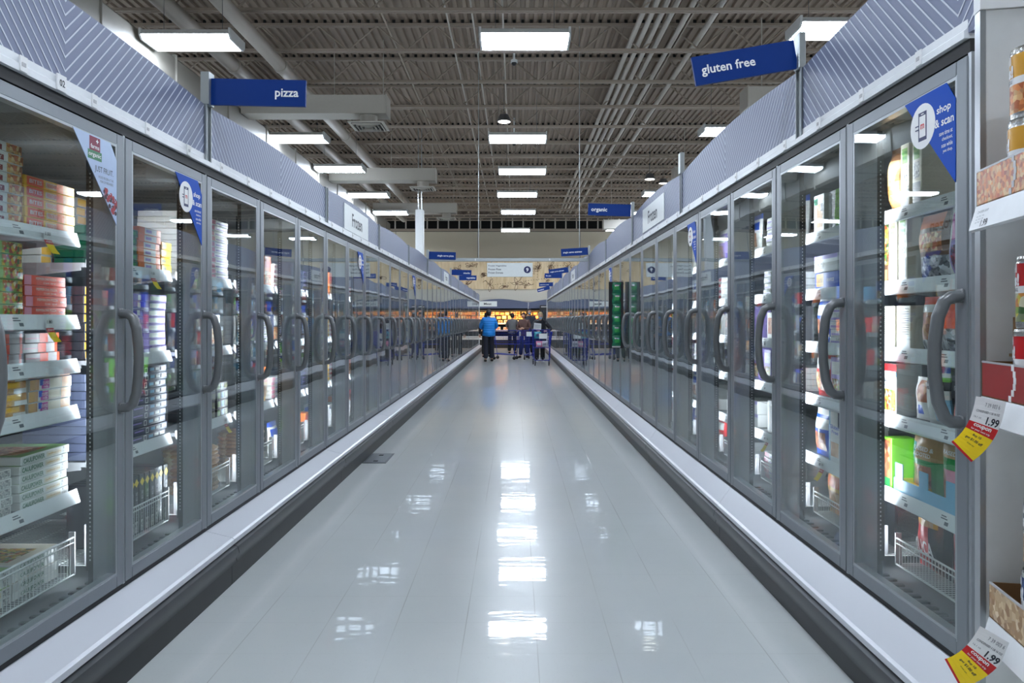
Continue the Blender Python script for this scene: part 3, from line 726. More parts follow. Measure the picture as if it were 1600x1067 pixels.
canopies(-1, 1.55, 2.34, 1.375, 13, 2.118, 2.405, 2.44, [(0, 'pizza', 0.02, 'blue blade sign reading pizza on a metal bracket'), (4, 'single serve pizza', 0.03, 'blue blade sign reading single serve pizza'),
    (6, 'snacks', 0.03, 'blue blade sign reading snacks, above the vegetables sign'), (7, 'vegetables', 0.0, 'blue blade sign reading vegetables')], (2, 6))
canopies(1, 1.31, 2.42, 0.975, 12, 2.16, 2.478, 2.53, [(0, 'gluten free', 0.17, 'tilted blue blade sign reading gluten free on a metal bracket'), (1, None, 0, 'bare metal sign bracket between the gluten free and organic signs'), (2, 'organic', -0.03, 'blue blade sign reading organic'),
    (4, 'single serve entrees', 0.06, 'blue blade sign reading single serve entrees, larger and nearer of two'), (6, 'single serve entrees', 0.13, 'slanted blue blade sign reading single serve entrees, smaller and farther of two'), (7, 'for you', 0.0, 'small blue blade sign directly under the slanted single serve sign'),
    (9, 'multi serve meals', 0.03, 'tiny blue blade sign above the lowest slanted sign'), (10, 'breakfast', 0.26, 'tiny slanted blue blade sign, lowest over the gluten free row')], (2, 6))
# spanning bar with the aisle sign
t = empty('aisle_bar', (0, 13.12, 0)); m = MB(); m.bbox(-1.53, 1.30, -0.03, 0.03, 2.37, 2.43, 'post_metal', 0.006); m.build('cross_bar', t)
for xx in (-0.715, 0.60): MB().box(xx, xx+.02, -0.035, -0.03, 2.38, 2.42, 'lamp_body').build('bar_clip', t)
for xx in (-0.65, 1.14): MB().tube([(xx, 0, 2.43), (xx, 0, DECK_Z)], 0.006, 'post_metal').build('hanging_rod', t)
tag(t, 'gray metal bar spanning the aisle above the numbered sign', 'bar')
t = empty('aisle_sign', (0, 13.12, 0)); m = MB(); m.bbox(-0.50, 0.31, -0.012, 0.012, 2.095, 2.345, 'board_white', 0.004); f = lambda x, z: (x, -0.0135, z); n = 32
m.add([(0.215+0.062*math.cos(2*PI*i/n), -0.0132, 2.222+0.062*math.sin(2*PI*i/n)) for i in range(n)], [tuple(range(n))], 'navy')
m.text('9', 0.045, 0.068, 'white', lambda x, z: (x, -0.0142, z), 0.03, 0.215, 2.222)
for i, (s_, w_) in enumerate((('Frozen Vegetables', 0.32), ('Frozen Pizza', 0.225), ('Frozen Entrees', 0.26))): m.text(s_, w_, 0.034, 'text_dark', f, 0.01, -0.475+w_/2, 2.29-0.06*i)
m.build('sign_board', t)
for xx in (-0.42, 0.23): MB().box(xx, xx+0.01, -0.004, 0.004, 2.345, 2.37, 'post_metal').build('sign_clip', t)
tag(t, 'white aisle sign with a number 9 in a navy circle', 'sign')

# ------------------------------------------------------------------ products (origin: bottom centre of the front face, front looks to -y)
def carton(w, d, h, base, dec=(), txt=(), top=None, side=None):
    m = MB(); x = w/2; b = min(0.002, h*0.1)
    m.bbox(-x, x, 0, d, 0, h, base, b)
    for (a, c, e, g, k) in dec:
        yy = -0.0006-0.0003*dec.index((a, c, e, g, k))
        m.quad((-x+a*w, yy, e*h), (-x+c*w, yy, e*h), (-x+c*w, yy, g*h), (-x+a*w, yy, g*h), k)
    for (s_, cx, cz, tw, th, k) in txt: m.text(s_, tw*w, th*h, k, lambda X, Z: (X, -0.0026, Z), 0.015, -x+cx*w, cz*h)
    if top:
        m.quad((-x+0.003, 0.003, h+0.0006), (x-0.003, 0.003, h+0.0006), (x-0.003, d-0.003, h+0.0006), (-x+0.003, d-0.003, h+0.0006), top[0])
        if len(top) > 1: m.quad((-x+w*0.12, d*0.15, h+0.001), (x-w*0.25, d*0.15, h+0.001), (x-w*0.25, d*0.85, h+0.001), (-x+w*0.12, d*0.85, h+0.001), top[1])
    for s_ in ((-1, 1) if side else ()):      # end flap print
        m.quad((s_*(x+0.0006), 0.004, h*0.12), (s_*(x+0.0006), d*0.5, h*0.12), (s_*(x+0.0006), d*0.5, h*0.88), (s_*(x+0.0006), 0.004, h*0.88), side)
    return m
def bag(w, h, t, cols, txt=(), seed=1, flat=False):
    """pillow bag: cols = list of (z0,z1,mat) or (x0,x1,z0,z1,mat) regions, first is base"""
    m = MB(); r = random.Random(seed); nx, nz = 10, 14
    ph = [r.uniform(0, 6) for _ in range(4)]
    def th(u, v): return t*0.5*(max(0.0, math.sin(PI*u))**0.55)*(max(0.0, math.sin(PI*min(1, max(0, (v*1.08-0.02)))))**0.5)*(1+0.12*math.sin(9*u+ph[0])*math.sin(11*v+ph[1]))
    def pt(u, v, s_):
        sq = 1-0.06*math.sin(PI*v)
        xx = (u-0.5)*w*(1 if v in (0, 1) else sq)
        return (xx+0.004*math.sin(8*v+ph[2]), t*0.5+s_*th(u, v)+0.008*v*math.sin(ph[3]), v*h)
    for s_ in (-1, 1):
        for i in range(nx):
            for j in range(nz):
                u0, u1, v0, v1 = i/nx, (i+1)/nx, j/nz, (j+1)/nz; uc, vc = (u0+u1)/2, (v0+v1)/2; k = cols[0]
                for c in cols[1:]:
                    if c[0] <= uc <= c[1] and c[2] <= vc <= c[3]: k = c[4]
                q = [pt(u0, v0, s_), pt(u1, v0, s_), pt(u1, v1, s_), pt(u0, v1, s_)]
                m.add(q, [(0, 1, 2, 3)] if s_ < 0 else [(3, 2, 1, 0)], k)
    for (s_, cx, cz, tw, tz, k) in txt:
        m.text(s_, tw*w, tz*h, k, lambda X, Z: (X, t*0.5-th(min(1, max(0, X/w+0.5)), Z/h)-0.003+0.008*Z/h*math.sin(ph[3]), Z), 0.02, -w/2+cx*w, cz*h)
    return m
def disc(r, h, k, k2):
    m = MB(); N = 22; rr = [r*(0.98+0.02*math.sin(7*2*PI*i/N)) for i in range(N)]
    m.lathe([(r*0.96, 0), (r, h*0.3), (r, h*0.6), (r*0.9, h)], [k, k, k], N, (0, r, 0))
    m.add([(r*0.88*math.cos(2*PI*i/N), r+r*0.88*math.sin(2*PI*i/N), h+0.0008) for i in range(N)], [tuple(range(N))], k2)
    return m
FL = 'f_print'
K = {}   # key: (name, desc, w, h, builder)
def defk(key, name, desc, w, h, mb): K[key] = [name, desc, w, h, mb, None, 'box']
defk('mar', 'pizza_box', 'maroon and cream pizza box', .26, .0335, lambda: carton(.26, .26, .0335, 'p_white', [(0, .62, .08, .62, 'p_maroon'), (.70, 1, .05, .95, 'f_pizza'), (.1, .3, .66, .95, 'p_cream')], [('THIN & CRISPY', .32, .34, .5, .34, 'white')]))
defk('ory', 'snack_box', 'orange and yellow snack box', .29, .036, lambda: carton(.29, .25, .036, 'p_yellow', [(.04, .36, .06, .94, 'p_redor'), (.40, .70, .2, .8, 'p_cream'), (.76, 1, .05, .95, 'f_bread'), (.62, .76, .05, .95, 'p_orange')], [('FRENCH BREAD', .55, .5, .26, .4, 'p_redor'), ('BITES', .2, .5, .24, .4, 'white')]))
defk('grn', 'pizza_box', 'green flatbread box', .26, .042, lambda: carton(.26, .26, .042, 'p_sage', [(0, .35, .45, .95, 'p_cream'), (0, .35, .12, .40, 'p_redor'), (.60, .98, .06, .94, 'f_veg')], [('VEGGIE & CHEESE', .17, .7, .3, .28, 'p_green'), ('thin crust', .17, .26, .24, .2, 'white')]))
defk('ora', 'pizza_box', 'bright orange pizza box', .24, .037, lambda: carton(.24, .26, .037, 'p_redor', [(0, .16, .05, .95, 'p_pink')], [('PEPPERONI PIZZA', .5, .68, .5, .26, 'p_cream'), ('12 inch  net wt', .58, .3, .3, .2, 'p_cream'), ('FAMILY', .88, .5, .14, .22, 'white')]))
defk('gry', 'pizza_box', 'gray box with orange stripe', .2, .036, lambda: carton(.2, .26, .036, 'p_gray', [(.42, .66, .02, .98, 'p_redor'), (.93, 1, 0, 1, 'p_redor'), (0, .42, .42, .5, 'p_pink')]))
defk('whi', 'breakfast_box', 'white box with magenta logo', .25, .041, lambda: carton(.25, .25, .041, 'p_white', [(0, .2, .05, .95, 'f_bread'), (.26, .44, .1, .9, 'p_magenta'), (.22, .30, .4, .95, 'p_blue'), (.74, .98, .05, .95, 'f_bread'), (.45, .72, .1, .9, 'p_cream')], [('STUFFED', .35, .6, .15, .3, 'white'), ('rolls', .35, .3, .1, .22, 'white')]))
defk('orf', 'breakfast_box', 'orange food-print breakfast box', .22, .041, lambda: carton(.22, .25, .041, 'f_bread', [(.45, .85, .5, .95, 'p_yellow'), (.7, 1, 0, .4, 'p_white')]))
defk('cau', 'pizza_box', 'white cauliflower-crust pizza box', .29, .0305, lambda: carton(.29, .26, .0305, 'p_white', [(.5, .82, .2, .8, 'p_cream'), (.85, .97, .1, .9, FL)], [('CAULIPOWER', .24, .5, .42, .55, 'leaf_green'), ('cauliflower pizza', .66, .5, .28, .3, 'p_gold')], ('p_sage', 'f_pizza')))
defk('caur', 'pizza_box', 'white box with red lettering', .26, .0305, lambda: carton(.26, .26, .0305, 'p_white', [(.78, .97, .1, .9, FL)], [('CAULIPOWER PIZZA', .4, .5, .6, .5, 'p_red')], ('p_white', 'f_pizza')))
defk('cauy', 'pizza_box', 'pale-yellow-lidded pizza box', .26, .0305, lambda: carton(.26, .26, .0305, 'p_white', [], [('CAULIPOWER', .4, .5, .5, .5, 'leaf_green')], ('p_cream', 'f_veg')))
defk('gr2', 'pizza_box', 'deep green pizza box', .2, .034, lambda: carton(.2, .26, .034, 'p_dgreen', [(.5, .9, .3, .7, 'p_green')], [('SPINACH', .3, .5, .3, .4, 'p_cream')]))
defk('orw', 'pizza_box', 'orange and white pizza box', .21, .032, lambda: carton(.21, .26, .032, 'p_orange', [(.24, .78, .06, .94, 'p_white'), (.3, .55, .3, .7, 'p_violet')]))
defk('yel', 'pizza_box', 'plain yellow pizza box', .1, .036, lambda: carton(.1, .26, .036, 'p_yellow', [(.1, .5, .3, .7, 'p_olive')]))
defk('rdw', 'meal_box', 'white box with red print', .23, .04, lambda: carton(.23, .2, .04, 'p_white', [(.52, .95, .3, .8, 'p_red'), (0, .28, .1, .9, 'p_yellow'), (.3, .5, .4, .8, 'p_violet')]))
defk('sla', 'meal_box', 'slate box with white icon', .335, .034, lambda: carton(.335, .26, .034, 'p_slate', [(.36, .44, .12, .88, 'p_white'), (.375, .425, .25, .75, 'p_slate'), (.05, .30, .55, .72, 'p_violet'), (.50, .62, .35, .75, 'p_lblue'), (.66, .78, .35, .75, 'p_white'), (.82, .96, .3, .8, 'p_white')]))
defk('pur', 'meal_box', 'purple meal box with pale end', .335, .034, lambda: carton(.335, .26, .034, 'p_violet', [(0, .34, .05, .95, 'p_purple'), (.16, .24, .15, .85, 'p_white'), (.5, .98, .2, .8, 'p_white')]))
defk('blk', 'meal_box', 'black gold-cornered meal box', .335, .036, lambda: carton(.335, .26, .036, 'p_black', [(.72, .82, .15, .85, 'p_white'), (.0, .3, .1, .9, 'p_gold'), (.36, .66, .3, .7, FL)]))
defk('dia', 'snack_box', 'black box with yellow diamond', .042, .27, lambda: (lambda m: (m.add([(0, -0.002, .215), (.019, -0.002, .235), (0, -0.002, .255), (-.019, -0.002, .235)], [(0, 1, 2, 3)], 'tag_yellow'), m.text('SLICES', .13, .016, 'p_gray', lambda a, b: (-b, -0.0025, .13+a), 0.01), m)[-1])(carton(.042, .2, .27, 'p_black', [(.2, .8, .03, .22, FL)])))
defk('pnk', 'snack_box', 'pale pink and violet tray box', .27, .03, lambda: carton(.27, .26, .03, 'p_white', [(.02, .3, .1, .9, 'p_pink'), (.35, .98, .3, .55, 'p_violet')]))
defk('drk', 'meal_box', 'dark olive dinner box', .16, .05, lambda: carton(.16, .2, .05, 'p_black', [(.05, .3, .2, .85, 'p_sage'), (.38, .62, .2, .85, 'p_lblue'), (.7, .95, .2, .85, 'p_olive')]))
defk('stu', 'dinner_box', 'upright slate dinner box', .13, .2, lambda: carton(.13, .12, .2, 'p_slate', [(.05, .95, .1, .55, 'f_pizza'), (.05, .95, .6, .95, 'p_white')]))
defk('rnd', 'round_pizza', 'round frozen pizza in clear wrap', .31, .024, lambda: disc(.15, .022, 'f_bread', 'f_pizza'))
defk('oup', 'dinner_box', 'upright orange dinner box', .14, .21, lambda: carton(.14, .1, .21, 'p_orange', [(.08, .92, .1, .5, 'f_pizza'), (.1, .9, .62, .9, 'p_redor')]))
for i, (nm, c1, c2, pic, ds) in enumerate((('frozen_bag', 'p_tan', 'p_brown', 'f_bread', 'tan bread bag'), ('frozen_bag', 'p_teal', 'p_white', 'f_veg', 'teal vegetable bag'), ('frozen_bag', 'p_blue', 'p_white', 'f_meat', 'blue poultry bag'), ('frozen_bag', 'p_red', 'p_white', 'f_pizza', 'red snack bag'),
        ('frozen_bag', 'p_lime', 'p_green', 'f_veg', 'lime green vegetable bag'), ('frozen_bag', 'p_yellow', 'p_orange', 'f_bread', 'yellow potato bag'), ('frozen_bag', 'p_white', 'p_blue', 'f_meat', 'white poultry bag'), ('frozen_bag', 'p_violet', 'p_white', 'f_berry', 'violet fruit bag'))):
    K['bag%d' % i] = [nm, ds, .2, .24, (lambda c1=c1, c2=c2, pic=pic, i=i: bag(.2, .24, .07, [c1, (0, 1, .86, 1, c2), (.15, .85, .12, .5, pic), (.1, .9, .6, .8, c2)], (), i)), None, 'bag']
def defb(key, name, desc, w, h, mb): K[key] = [name, desc, w, h, mb, None, 'bag']
defb('brd', 'bread_bag', 'tan bread bag with brown top', .11, .26, lambda: bag(.11, .26, .09, ['f_bread', (0, 1, .8, 1, 'p_brown'), (0, 1, .5, .75, 'p_tan')], (), 3))
defk('thn', 'cracker_box', 'tall thin pale gray box', .062, .255, lambda: carton(.062, .2, .255, 'p_cream', [(.18, .82, .70, .93, 'p_sage'), (.18, .82, .42, .66, FL), (.1, .9, .06, .36, 'p_gray')], [('GLUTEN', .5, .86, .6, .04, 'p_green'), ('FREE', .5, .78, .5, .04, 'p_green')]))
defk('vegb', 'veggie_box', 'tall box with vegetable print', .07, .235, lambda: carton(.07, .2, .235, 'p_brown', [(0, 1, .32, 1, 'f_veg'), (.1, .9, .04, .24, 'p_tan')]))
defb('blg', 'snack_bag', 'black and orange snack bag', .19, .24, lambda: bag(.19, .24, .08, ['f_painted_glint', (0, 1, .34, 1, 'p_brown'), (.1, .9, .42, .72, 'f_pizza'), (.15, .9, .80, .97, 'p_orange')], (), 5))
defb('ppb', 'fruit_bag', 'purple and pink fruit bag', .13, .26, lambda: bag(.13, .26, .07, ['p_violet', (.3, 1, .5, .9, 'p_magenta'), (0, .25, 0, 1, 'p_white'), (.4, .9, .1, .45, 'f_berry')], (), 6))
defk('nut', 'carton', 'cream carton with fact panel', .1, .17, lambda: (lambda m: ([m.quad((-.042, -.0012-.0003, z), (.042, -.0015, z), (.042, -.0015, z+.0022), (-.042, -.0015, z+.0022), 'gray_text') for z in [.06+.0085*i for i in range(11)]], m.text('Nutrition Facts', .08, .008, 'text_dark', lambda a, b: (a, -.0015, .159+b)), m)[-1])(carton(.1, .16, .17, 'p_cream', [(.02, .98, .04, .3, 'p_white')])))
defb('clr', 'meat_bag', 'clear bag with orange top', .13, .2, lambda: bag(.13, .2, .07, ['f_painted_glint', (0, 1, .84, 1, 'p_redor'), (.1, .9, .2, .8, 'f_meat'), (0, 1, .7, .84, 'p_white')], (), 7))
defb('rdp', 'meat_bag', 'red plastic patty bag', .12, .17, lambda: bag(.12, .17, .06, ['p_silver', (0, 1, .5, 1, 'p_redor'), (.1, .9, .1, .5, 'f_painted_glint')], (), 8))
defk('bur', 'burger_box', 'white box with a burger picture', .13, .16, lambda: carton(.13, .1, .16, 'p_white', [(.12, .6, .2, .8, 'f_meat'), (.6, .85, .3, .5, 'p_yellow')]))
defk('bur2', 'burger_box', 'white and aqua box', .12, .12, lambda: carton(.12, .1, .12, 'p_white', [(.5, 1, .05, .9, 'p_teal'), (.05, .4, .3, .7, FL)]))
defk('del', 'sandwich_box', 'white box reading deli slices', .12, .2, lambda: carton(.12, .1, .2, 'p_white', [(0, 1, .86, 1, 'p_red'), (.1, .95, .08, .5, 'f_veg'), (.55, 1, .76, .86, 'p_lblue')], [('DELI SLICES', .5, .68, .85, .07, 'text_dark'), ('plant based', .5, .58, .6, .04, 'gray_text')]))
defb('gar', 'meat_free_bag', 'white bag with blue top', .14, .22, lambda: bag(.14, .22, .06, ['p_white', (0, 1, .84, 1, 'p_blue'), (0, 1, .58, .72, 'p_black'), (0, 1, .72, .77, 'p_lime'), (.5, 1, .1, .45, 'p_lblue')], [('gardein', .5, .65, .8, .1, 'white')], 9))
defb('gar2', 'meat_free_bag', 'white bag with red top', .14, .22, lambda: bag(.14, .22, .06, ['p_white', (0, 1, .80, 1, 'p_red'), (0, 1, .58, .72, 'p_black'), (.15, .85, .05, .5, 'p_redor')], [('gardein', .5, .65, .8, .1, 'white')], 10))
defb('wng', 'meat_bag', 'small white bag with meat print', .12, .16, lambda: bag(.12, .16, .05, ['p_white', (.3, 1, .45, .95, 'f_meat'), (.3, .6, .15, .35, 'p_blue')], (), 11))
defk('dog', 'snack_box', 'lime box with a food picture', .07, .2, lambda: carton(.07, .1, .2, 'p_lime', [(0, .85, .2, .95, 'f_meat'), (0, .85, .02, .2, 'p_green')]))
defk('limb', 'snack_box', 'lime box with fact panel', .1, .2, lambda: carton(.1, .1, .2, 'p_lime', [(.25, .95, .45, .92, 'p_white'), (.3, .9, .5, .85, FL)]))
defb('rar', 'pouch', 'tan and green chicken pouch', .2, .27, lambda: bag(.2, .27, .08, ['p_green', (0, 1, .60, 1, 'p_tan'), (.2, .85, .15, .52, 'f_meat'), (.1, .3, .6, .8, 'p_teal')], [('RAISED &', .55, .72, .6, .06, 'white'), ('ROOTED', .55, .64, .5, .055, 'white')], 12))
defb('rar2', 'pouch', 'green shrimp pouch', .19, .27, lambda: bag(.19, .27, .08, ['p_green', (0, 1, .68, 1, 'p_tan'), (.15, .9, .1, .6, 'f_meat'), (.3, .8, .3, .55, 'p_pink')], [('RAISED &', .5, .78, .6, .055, 'white')], 13))
defb('yuc', 'root_bag', 'red and black bag lettered YUCA', .22, .2, lambda: bag(.22, .27, .09, ['p_black', (0, .6, 0, .62, 'p_red'), (0, .8, .62, .9, 'p_yellow'), (.2, .7, .62, .8, 'f_bread')], [('YUCA', .42, .34, .62, .2, 'white')], 14))
defb('bth', 'root_bag', 'dark red bag marked with a large 3', .2, .22, lambda: bag(.2, .27, .09, ['p_maroon', (.2, 1, .2, .9, 'p_red')], [('3', .45, .5, .2, .28, 'white')], 15))
defk('yub', 'snack_box', 'yellow and blue box', .2, .05, lambda: carton(.2, .12, .05, 'p_yellow', [(0, .2, .1, .9, 'p_blue'), (.25, .9, .2, .8, 'f_bread')]))
defb('slv', 'foil_bag', 'crumpled silver foil bag', .14, .1, lambda: bag(.14, .1, .06, ['f_painted_glint', (.2, .7, .4, .8, 'p_silver')], (), 16))
defk('grb', 'snack_box', 'bright lime green box', .1, .045, lambda: carton(.1, .12, .045, 'p_lime', [(.1, .5, .1, .9, 'p_sage')]))
defk('cow', 'snack_box', 'white box with cookie picture', .12, .19, lambda: carton(.12, .1, .19, 'p_white', [(.3, .9, .15, .75, 'f_bread'), (.05, .4, .75, .92, 'p_dgreen'), (.7, .9, .55, .75, 'p_black')]))
defk('gyb', 'snack_box', 'plain gray upright box', .1, .19, lambda: carton(.1, .1, .19, 'p_gray', [(0, .3, .05, .95, 'p_white')]))
defk('blw', 'waffle_box', 'wide blue box with a gold label', .26, .085, lambda: carton(.26, .15, .085, 'p_blue', [(.05, .38, .2, .95, 'p_gold'), (0, 1, 0, .12, 'p_white')], [('WAFFLES', .7, .55, .3, .2, 'white'), ("LIL'S", .21, .55, .22, .22, 'p_brown')]))
defk('whb', 'waffle_box', 'white box with a violet edge', .26, .08, lambda: carton(.26, .15, .08, 'p_white', [(0, 1, .75, 1, 'p_violet'), (.1, .45, .2, .6, FL)]))
defb('tel', 'fruit_bag', 'teal bag lying flat', .27, .05, lambda: bag(.27, .05, .12, ['p_teal', (.3, .7, .2, .8, 'p_lblue')], (), 18))
defk('tnd', 'snack_box', 'white and blue box', .14, .24, lambda: carton(.14, .1, .24, 'p_white', [(.15, .75, .12, .4, 'f_bread'), (0, .12, 0, 1, 'p_lblue'), (.7, 1, .7, 1, 'p_slate')], [('Gluten', .45, .7, .7, .08, 'p_blue'), ('Free', .5, .6, .5, .07, 'p_blue')]))
defk('trs', 'meal_box', 'white layered tray box', .12, .035, lambda: carton(.12, .15, .035, 'p_white', [(.1, .9, .2, .5, 'p_violet'), (.6, .95, .55, .9, FL)]))
defk('vio', 'meal_box', 'upright violet and white box', .12, .2, lambda: carton(.12, .1, .2, 'p_violet', [(.1, .9, .1, .5, 'f_veg'), (.1, .9, .6, .9, 'p_white')]))
defk('wh2', 'meal_box', 'upright white dinner box', .13, .19, lambda: carton(.13, .1, .19, 'p_white', [(.1, .9, .1, .45, 'f_meat'), (.1, .6, .6, .85, 'p_blue')]))
defk('gld', 'snack_box', 'brown box with a gold sun shape', .16, .15, lambda: carton(.16, .1, .15, 'p_brown', [(.25, .75, .1, .6, 'p_gold'), (.2, .9, .75, .9, 'p_gold')]))

COUNT = {}
def put(R, k, key, x, z, n=1, yo=0.0, jit=0.004, rot=0.0, lab=None, tilt=0.0, shelf='', stack=1, grp=None):
    """stack n products of kind `key` at door-local x (left edge), shelf height z in row R, door k"""
    e = K[key]
    if e[5] is None:
        o = e[4]().build(e[0]); 
        if e[6] == 'bag': soft(o, 80)
        e[5] = o.data; bpy.data.objects.remove(o)
    w_, h_ = e[2], e[3]
    for i in range(n):
        o = bpy.data.objects.new(e[0], e[5]); C.objects.link(o)
        lx = x+w_/2+rnd.uniform(-jit, jit); ly = 0.178+yo+rnd.uniform(0, jit*2)
        if R['side'] < 0: wx = -(R['X']+ly); wy = R['Y0']+R['p']*k+lx
        else: wx = R['X']+ly; wy = R['Y0']+R['p']*(k+1)-lx
        o.location = (wx, wy, z+0.0005+i*(h_+0.0012)); o.rotation_euler = (0, tilt, R['rz']+rot+rnd.uniform(-jit, jit)*1.5) if not tilt else (0, 0, 0)
        if tilt: o.rotation_euler = (Matrix.Rotation(R['rz']+rot, 3, 'Z') @ Matrix.Rotation(tilt, 3, 'X')).to_euler()
        dn = k if R['side'] < 0 else k+1
        pos = 'topmost' if i == n-1 else ('lowest' if i == 0 else ORD[i+1]+' up')
        rw = 'pizza-row' if R['side'] < 0 else 'gluten-free-row'
        lb = '%s, %s in %s stack, %s, %s %s door' % (e[1], pos, stack, shelf, ORD[dn], rw) if n > 1 else '%s, %s item on %s, %s %s door' % (e[1], stack, shelf, ORD[dn], rw)
        tag(o, lb, 'box' if e[6] == 'box' else 'bag', '%s stocked in the %s freezer row' % ('boxes' if e[6] == 'box' else 'bags', R['ref']))
        COUNT[e[0]] = COUNT.get(e[0], 0)+1
SN = ['top shelf', 'second shelf', 'third shelf', 'fourth shelf', 'fifth shelf', 'basket']
def fill(R, k, zlist, rows):
    """rows: per shelf list of (key, x, n[, yo])"""
    for si, items in enumerate(rows):
        z = zlist[si]; xx = None
        for j, it in enumerate(items):
            key, x, n = it[:3]; yo = it[3] if len(it) > 3 else 0.0; rot = it[4] if len(it) > 4 else 0.0; tilt = it[5] if len(it) > 5 else 0.0
            nm = 'basket' if z < 0.5 else SN[si]
            put(R, k, key, x, z, n, yo, rot=rot, tilt=tilt, shelf=nm, stack=ORD[j+1])
ZB_L = 0.284+0.062; ZB_R = 0.328+0.062
fill(LROW, 1, [1.66, 1.34, 1.17, 0.99, 0.66, ZB_L], [
    [('mar', .185, 8), ('ory', .452, 5)],
    [('grn', .185, 6), ('ora', .455, 4)],
    [('gry', .12, 3, .06), ('gry', .33, 3, .06), ('gry', .54, 3, .06)],
    [('orf', .245, 4), ('whi', .475, 4)],
    [('caur', .14, 5, .01), ('cau', .425, 6, 0, .03)],
    [('cau', .12, 4, .02), ('cauy', .42, 4, .02)]])
fill(LROW, 2, [1.565, 1.17, 0.76, ZB_L], [
    [('gr2', .255, 5), ('orw', .465, 6), ('yel', .68, 4), ('rdw', .2, 8, .28), ('rdw', .46, 8, .28)],
    [('blk', .04, 8), ('pur', .40, 8, 0, .01)],
    [('sla', .05, 10), ('sla', .40, 10)],
    [('dia', .52+.046*i, 1, .0) for i in range(-6, 5)]])
fill(LROW, 3, [1.565, 1.17, 0.76, ZB_L], [
    [('pnk', .18, 11), ('pnk', .465, 11)],
    [('stu', .28, 1, .03), ('bag5', .42, 1, .0, 0.5, -.25), ('stu', .61, 1, .05)],
    [('drk', .40, 4), ('drk', .575, 4)],
    [('rnd', .42, 10, .0)]])
fill(LROW, 4, [1.565, 1.17, 0.76, ZB_L], [
    [('oup', .60, 1), ('bag0', .38, 1)],
    [('pnk', .465, 6), ('wh2', .3, 1)],
    [('bag5', .54, 1), ('bag6', .32, 1)],
    [('rnd', .43, 9, .0)]])
# first doors of the gluten free row (x runs from far to near)
fill(RROW, 0, RSH(0)+[ZB_R], [
    [('brd', -.075, 1), ('thn', .04, 1, .01), ('thn', .125, 1, .01)],
    [('vegb', -.095, 1), ('thn', -.022, 1), ('thn', .052, 1), ('blg', .135, 1, .0), ('ppb', .335, 1)],
    [('nut', -.075, 1), ('nut', .035, 1), ('clr', .16, 1), ('rdp', .30, 1), ('rdp', .44, 1)],
    [('del', -.085, 1), ('wng', .09, 1, .02, 0, .0), ('gar', .215, 1), ('gar2', .36, 1), ('bur', .55, 1)],
    [('dog', -.075, 1), ('limb', .0, 1, .09), ('rar', .085, 1, .0), ('rar2', .295, 1, .0)],
    [('yuc', .06, 1, .03), ('bth', .295, 1, .03), ('slv', .52, 1, .02), ('bag3', .05, 1, .2)]])
fill(RROW, 1, RSH(1)+[ZB_R], [
    [('cow', .02, 1), ('gyb', .15, 1, .02), ('grb', .265, 4), ('grb', .37, 4)],
    [('blw', .03, 1), ('blw', .31, 1)],
    [('bag2', .0, 1), ('trs', .21, 5), ('trs', .35, 5)],
    [('bag3', .0, 1), ('vio', .21, 1), ('wh2', .34, 1)],
    [('bag2', -.02, 1), ('tnd', .19, 1), ('trs', .34, 6)],
    [('bag5', .06, 1, .03), ('slv', .28, 1, .02), ('yuc', .44, 1, .03)]])
put(RROW, 1, 'whb', .03, 1.475+.0875, 1, shelf='second shelf', stack='first')
put(RROW, 0, 'yub', .04, ZB_R+.275, 1, shelf='basket over the bags', stack='first')
GEN = {'L': [['pnk', 'rdw', 'orw', 'blk', 'sla', 'mar', 'drk'], ['stu', 'oup', 'bag5', 'bag6', 'bag0', 'wh2']],
       'R': [['trs', 'whb', 'pnk', 'rdw'], ['vio', 'wh2', 'tnd', 'gyb', 'bag1', 'bag2', 'bag3', 'bag6', 'bag7', 'bag4', 'bur']]}
def generic(R, k, zl, rr):
    fl, up = GEN['L' if R['side'] < 0 else 'R']
    for si, z in enumerate(zl):
        x = 0.06; j = 1; nm = SN[si] if z > 0.5 else 'basket'
        gap = (zl[si-1]-z if si else 0.38)-0.07
        if z < 0.5: gap = 0.26
        while True:
            flat = rr.random() < (0.55 if R['side'] < 0 else 0.25)
            key = rr.choice(fl if flat else up); w_ = K[key][2]; h_ = K[key][3]
            if x+w_ > R['p']-0.055: break
            n = 1 if not flat else max(1, min(5, int(gap*rr.uniform(.5, .95)/h_)))
            if h_ < gap+0.02: put(R, k, key, x, z, n, rr.uniform(0, .03), shelf=nm, stack=ORD[j]); j += 1
            x += w_+rr.uniform(.008, .03)
rr = random.Random(21)
for k in range(5, 9): generic(LROW, k, [1.565, 1.17, 0.76, ZB_L], rr)
for k in range(2, 7): generic(RROW, k, RSH(k)+[ZB_R], rr)
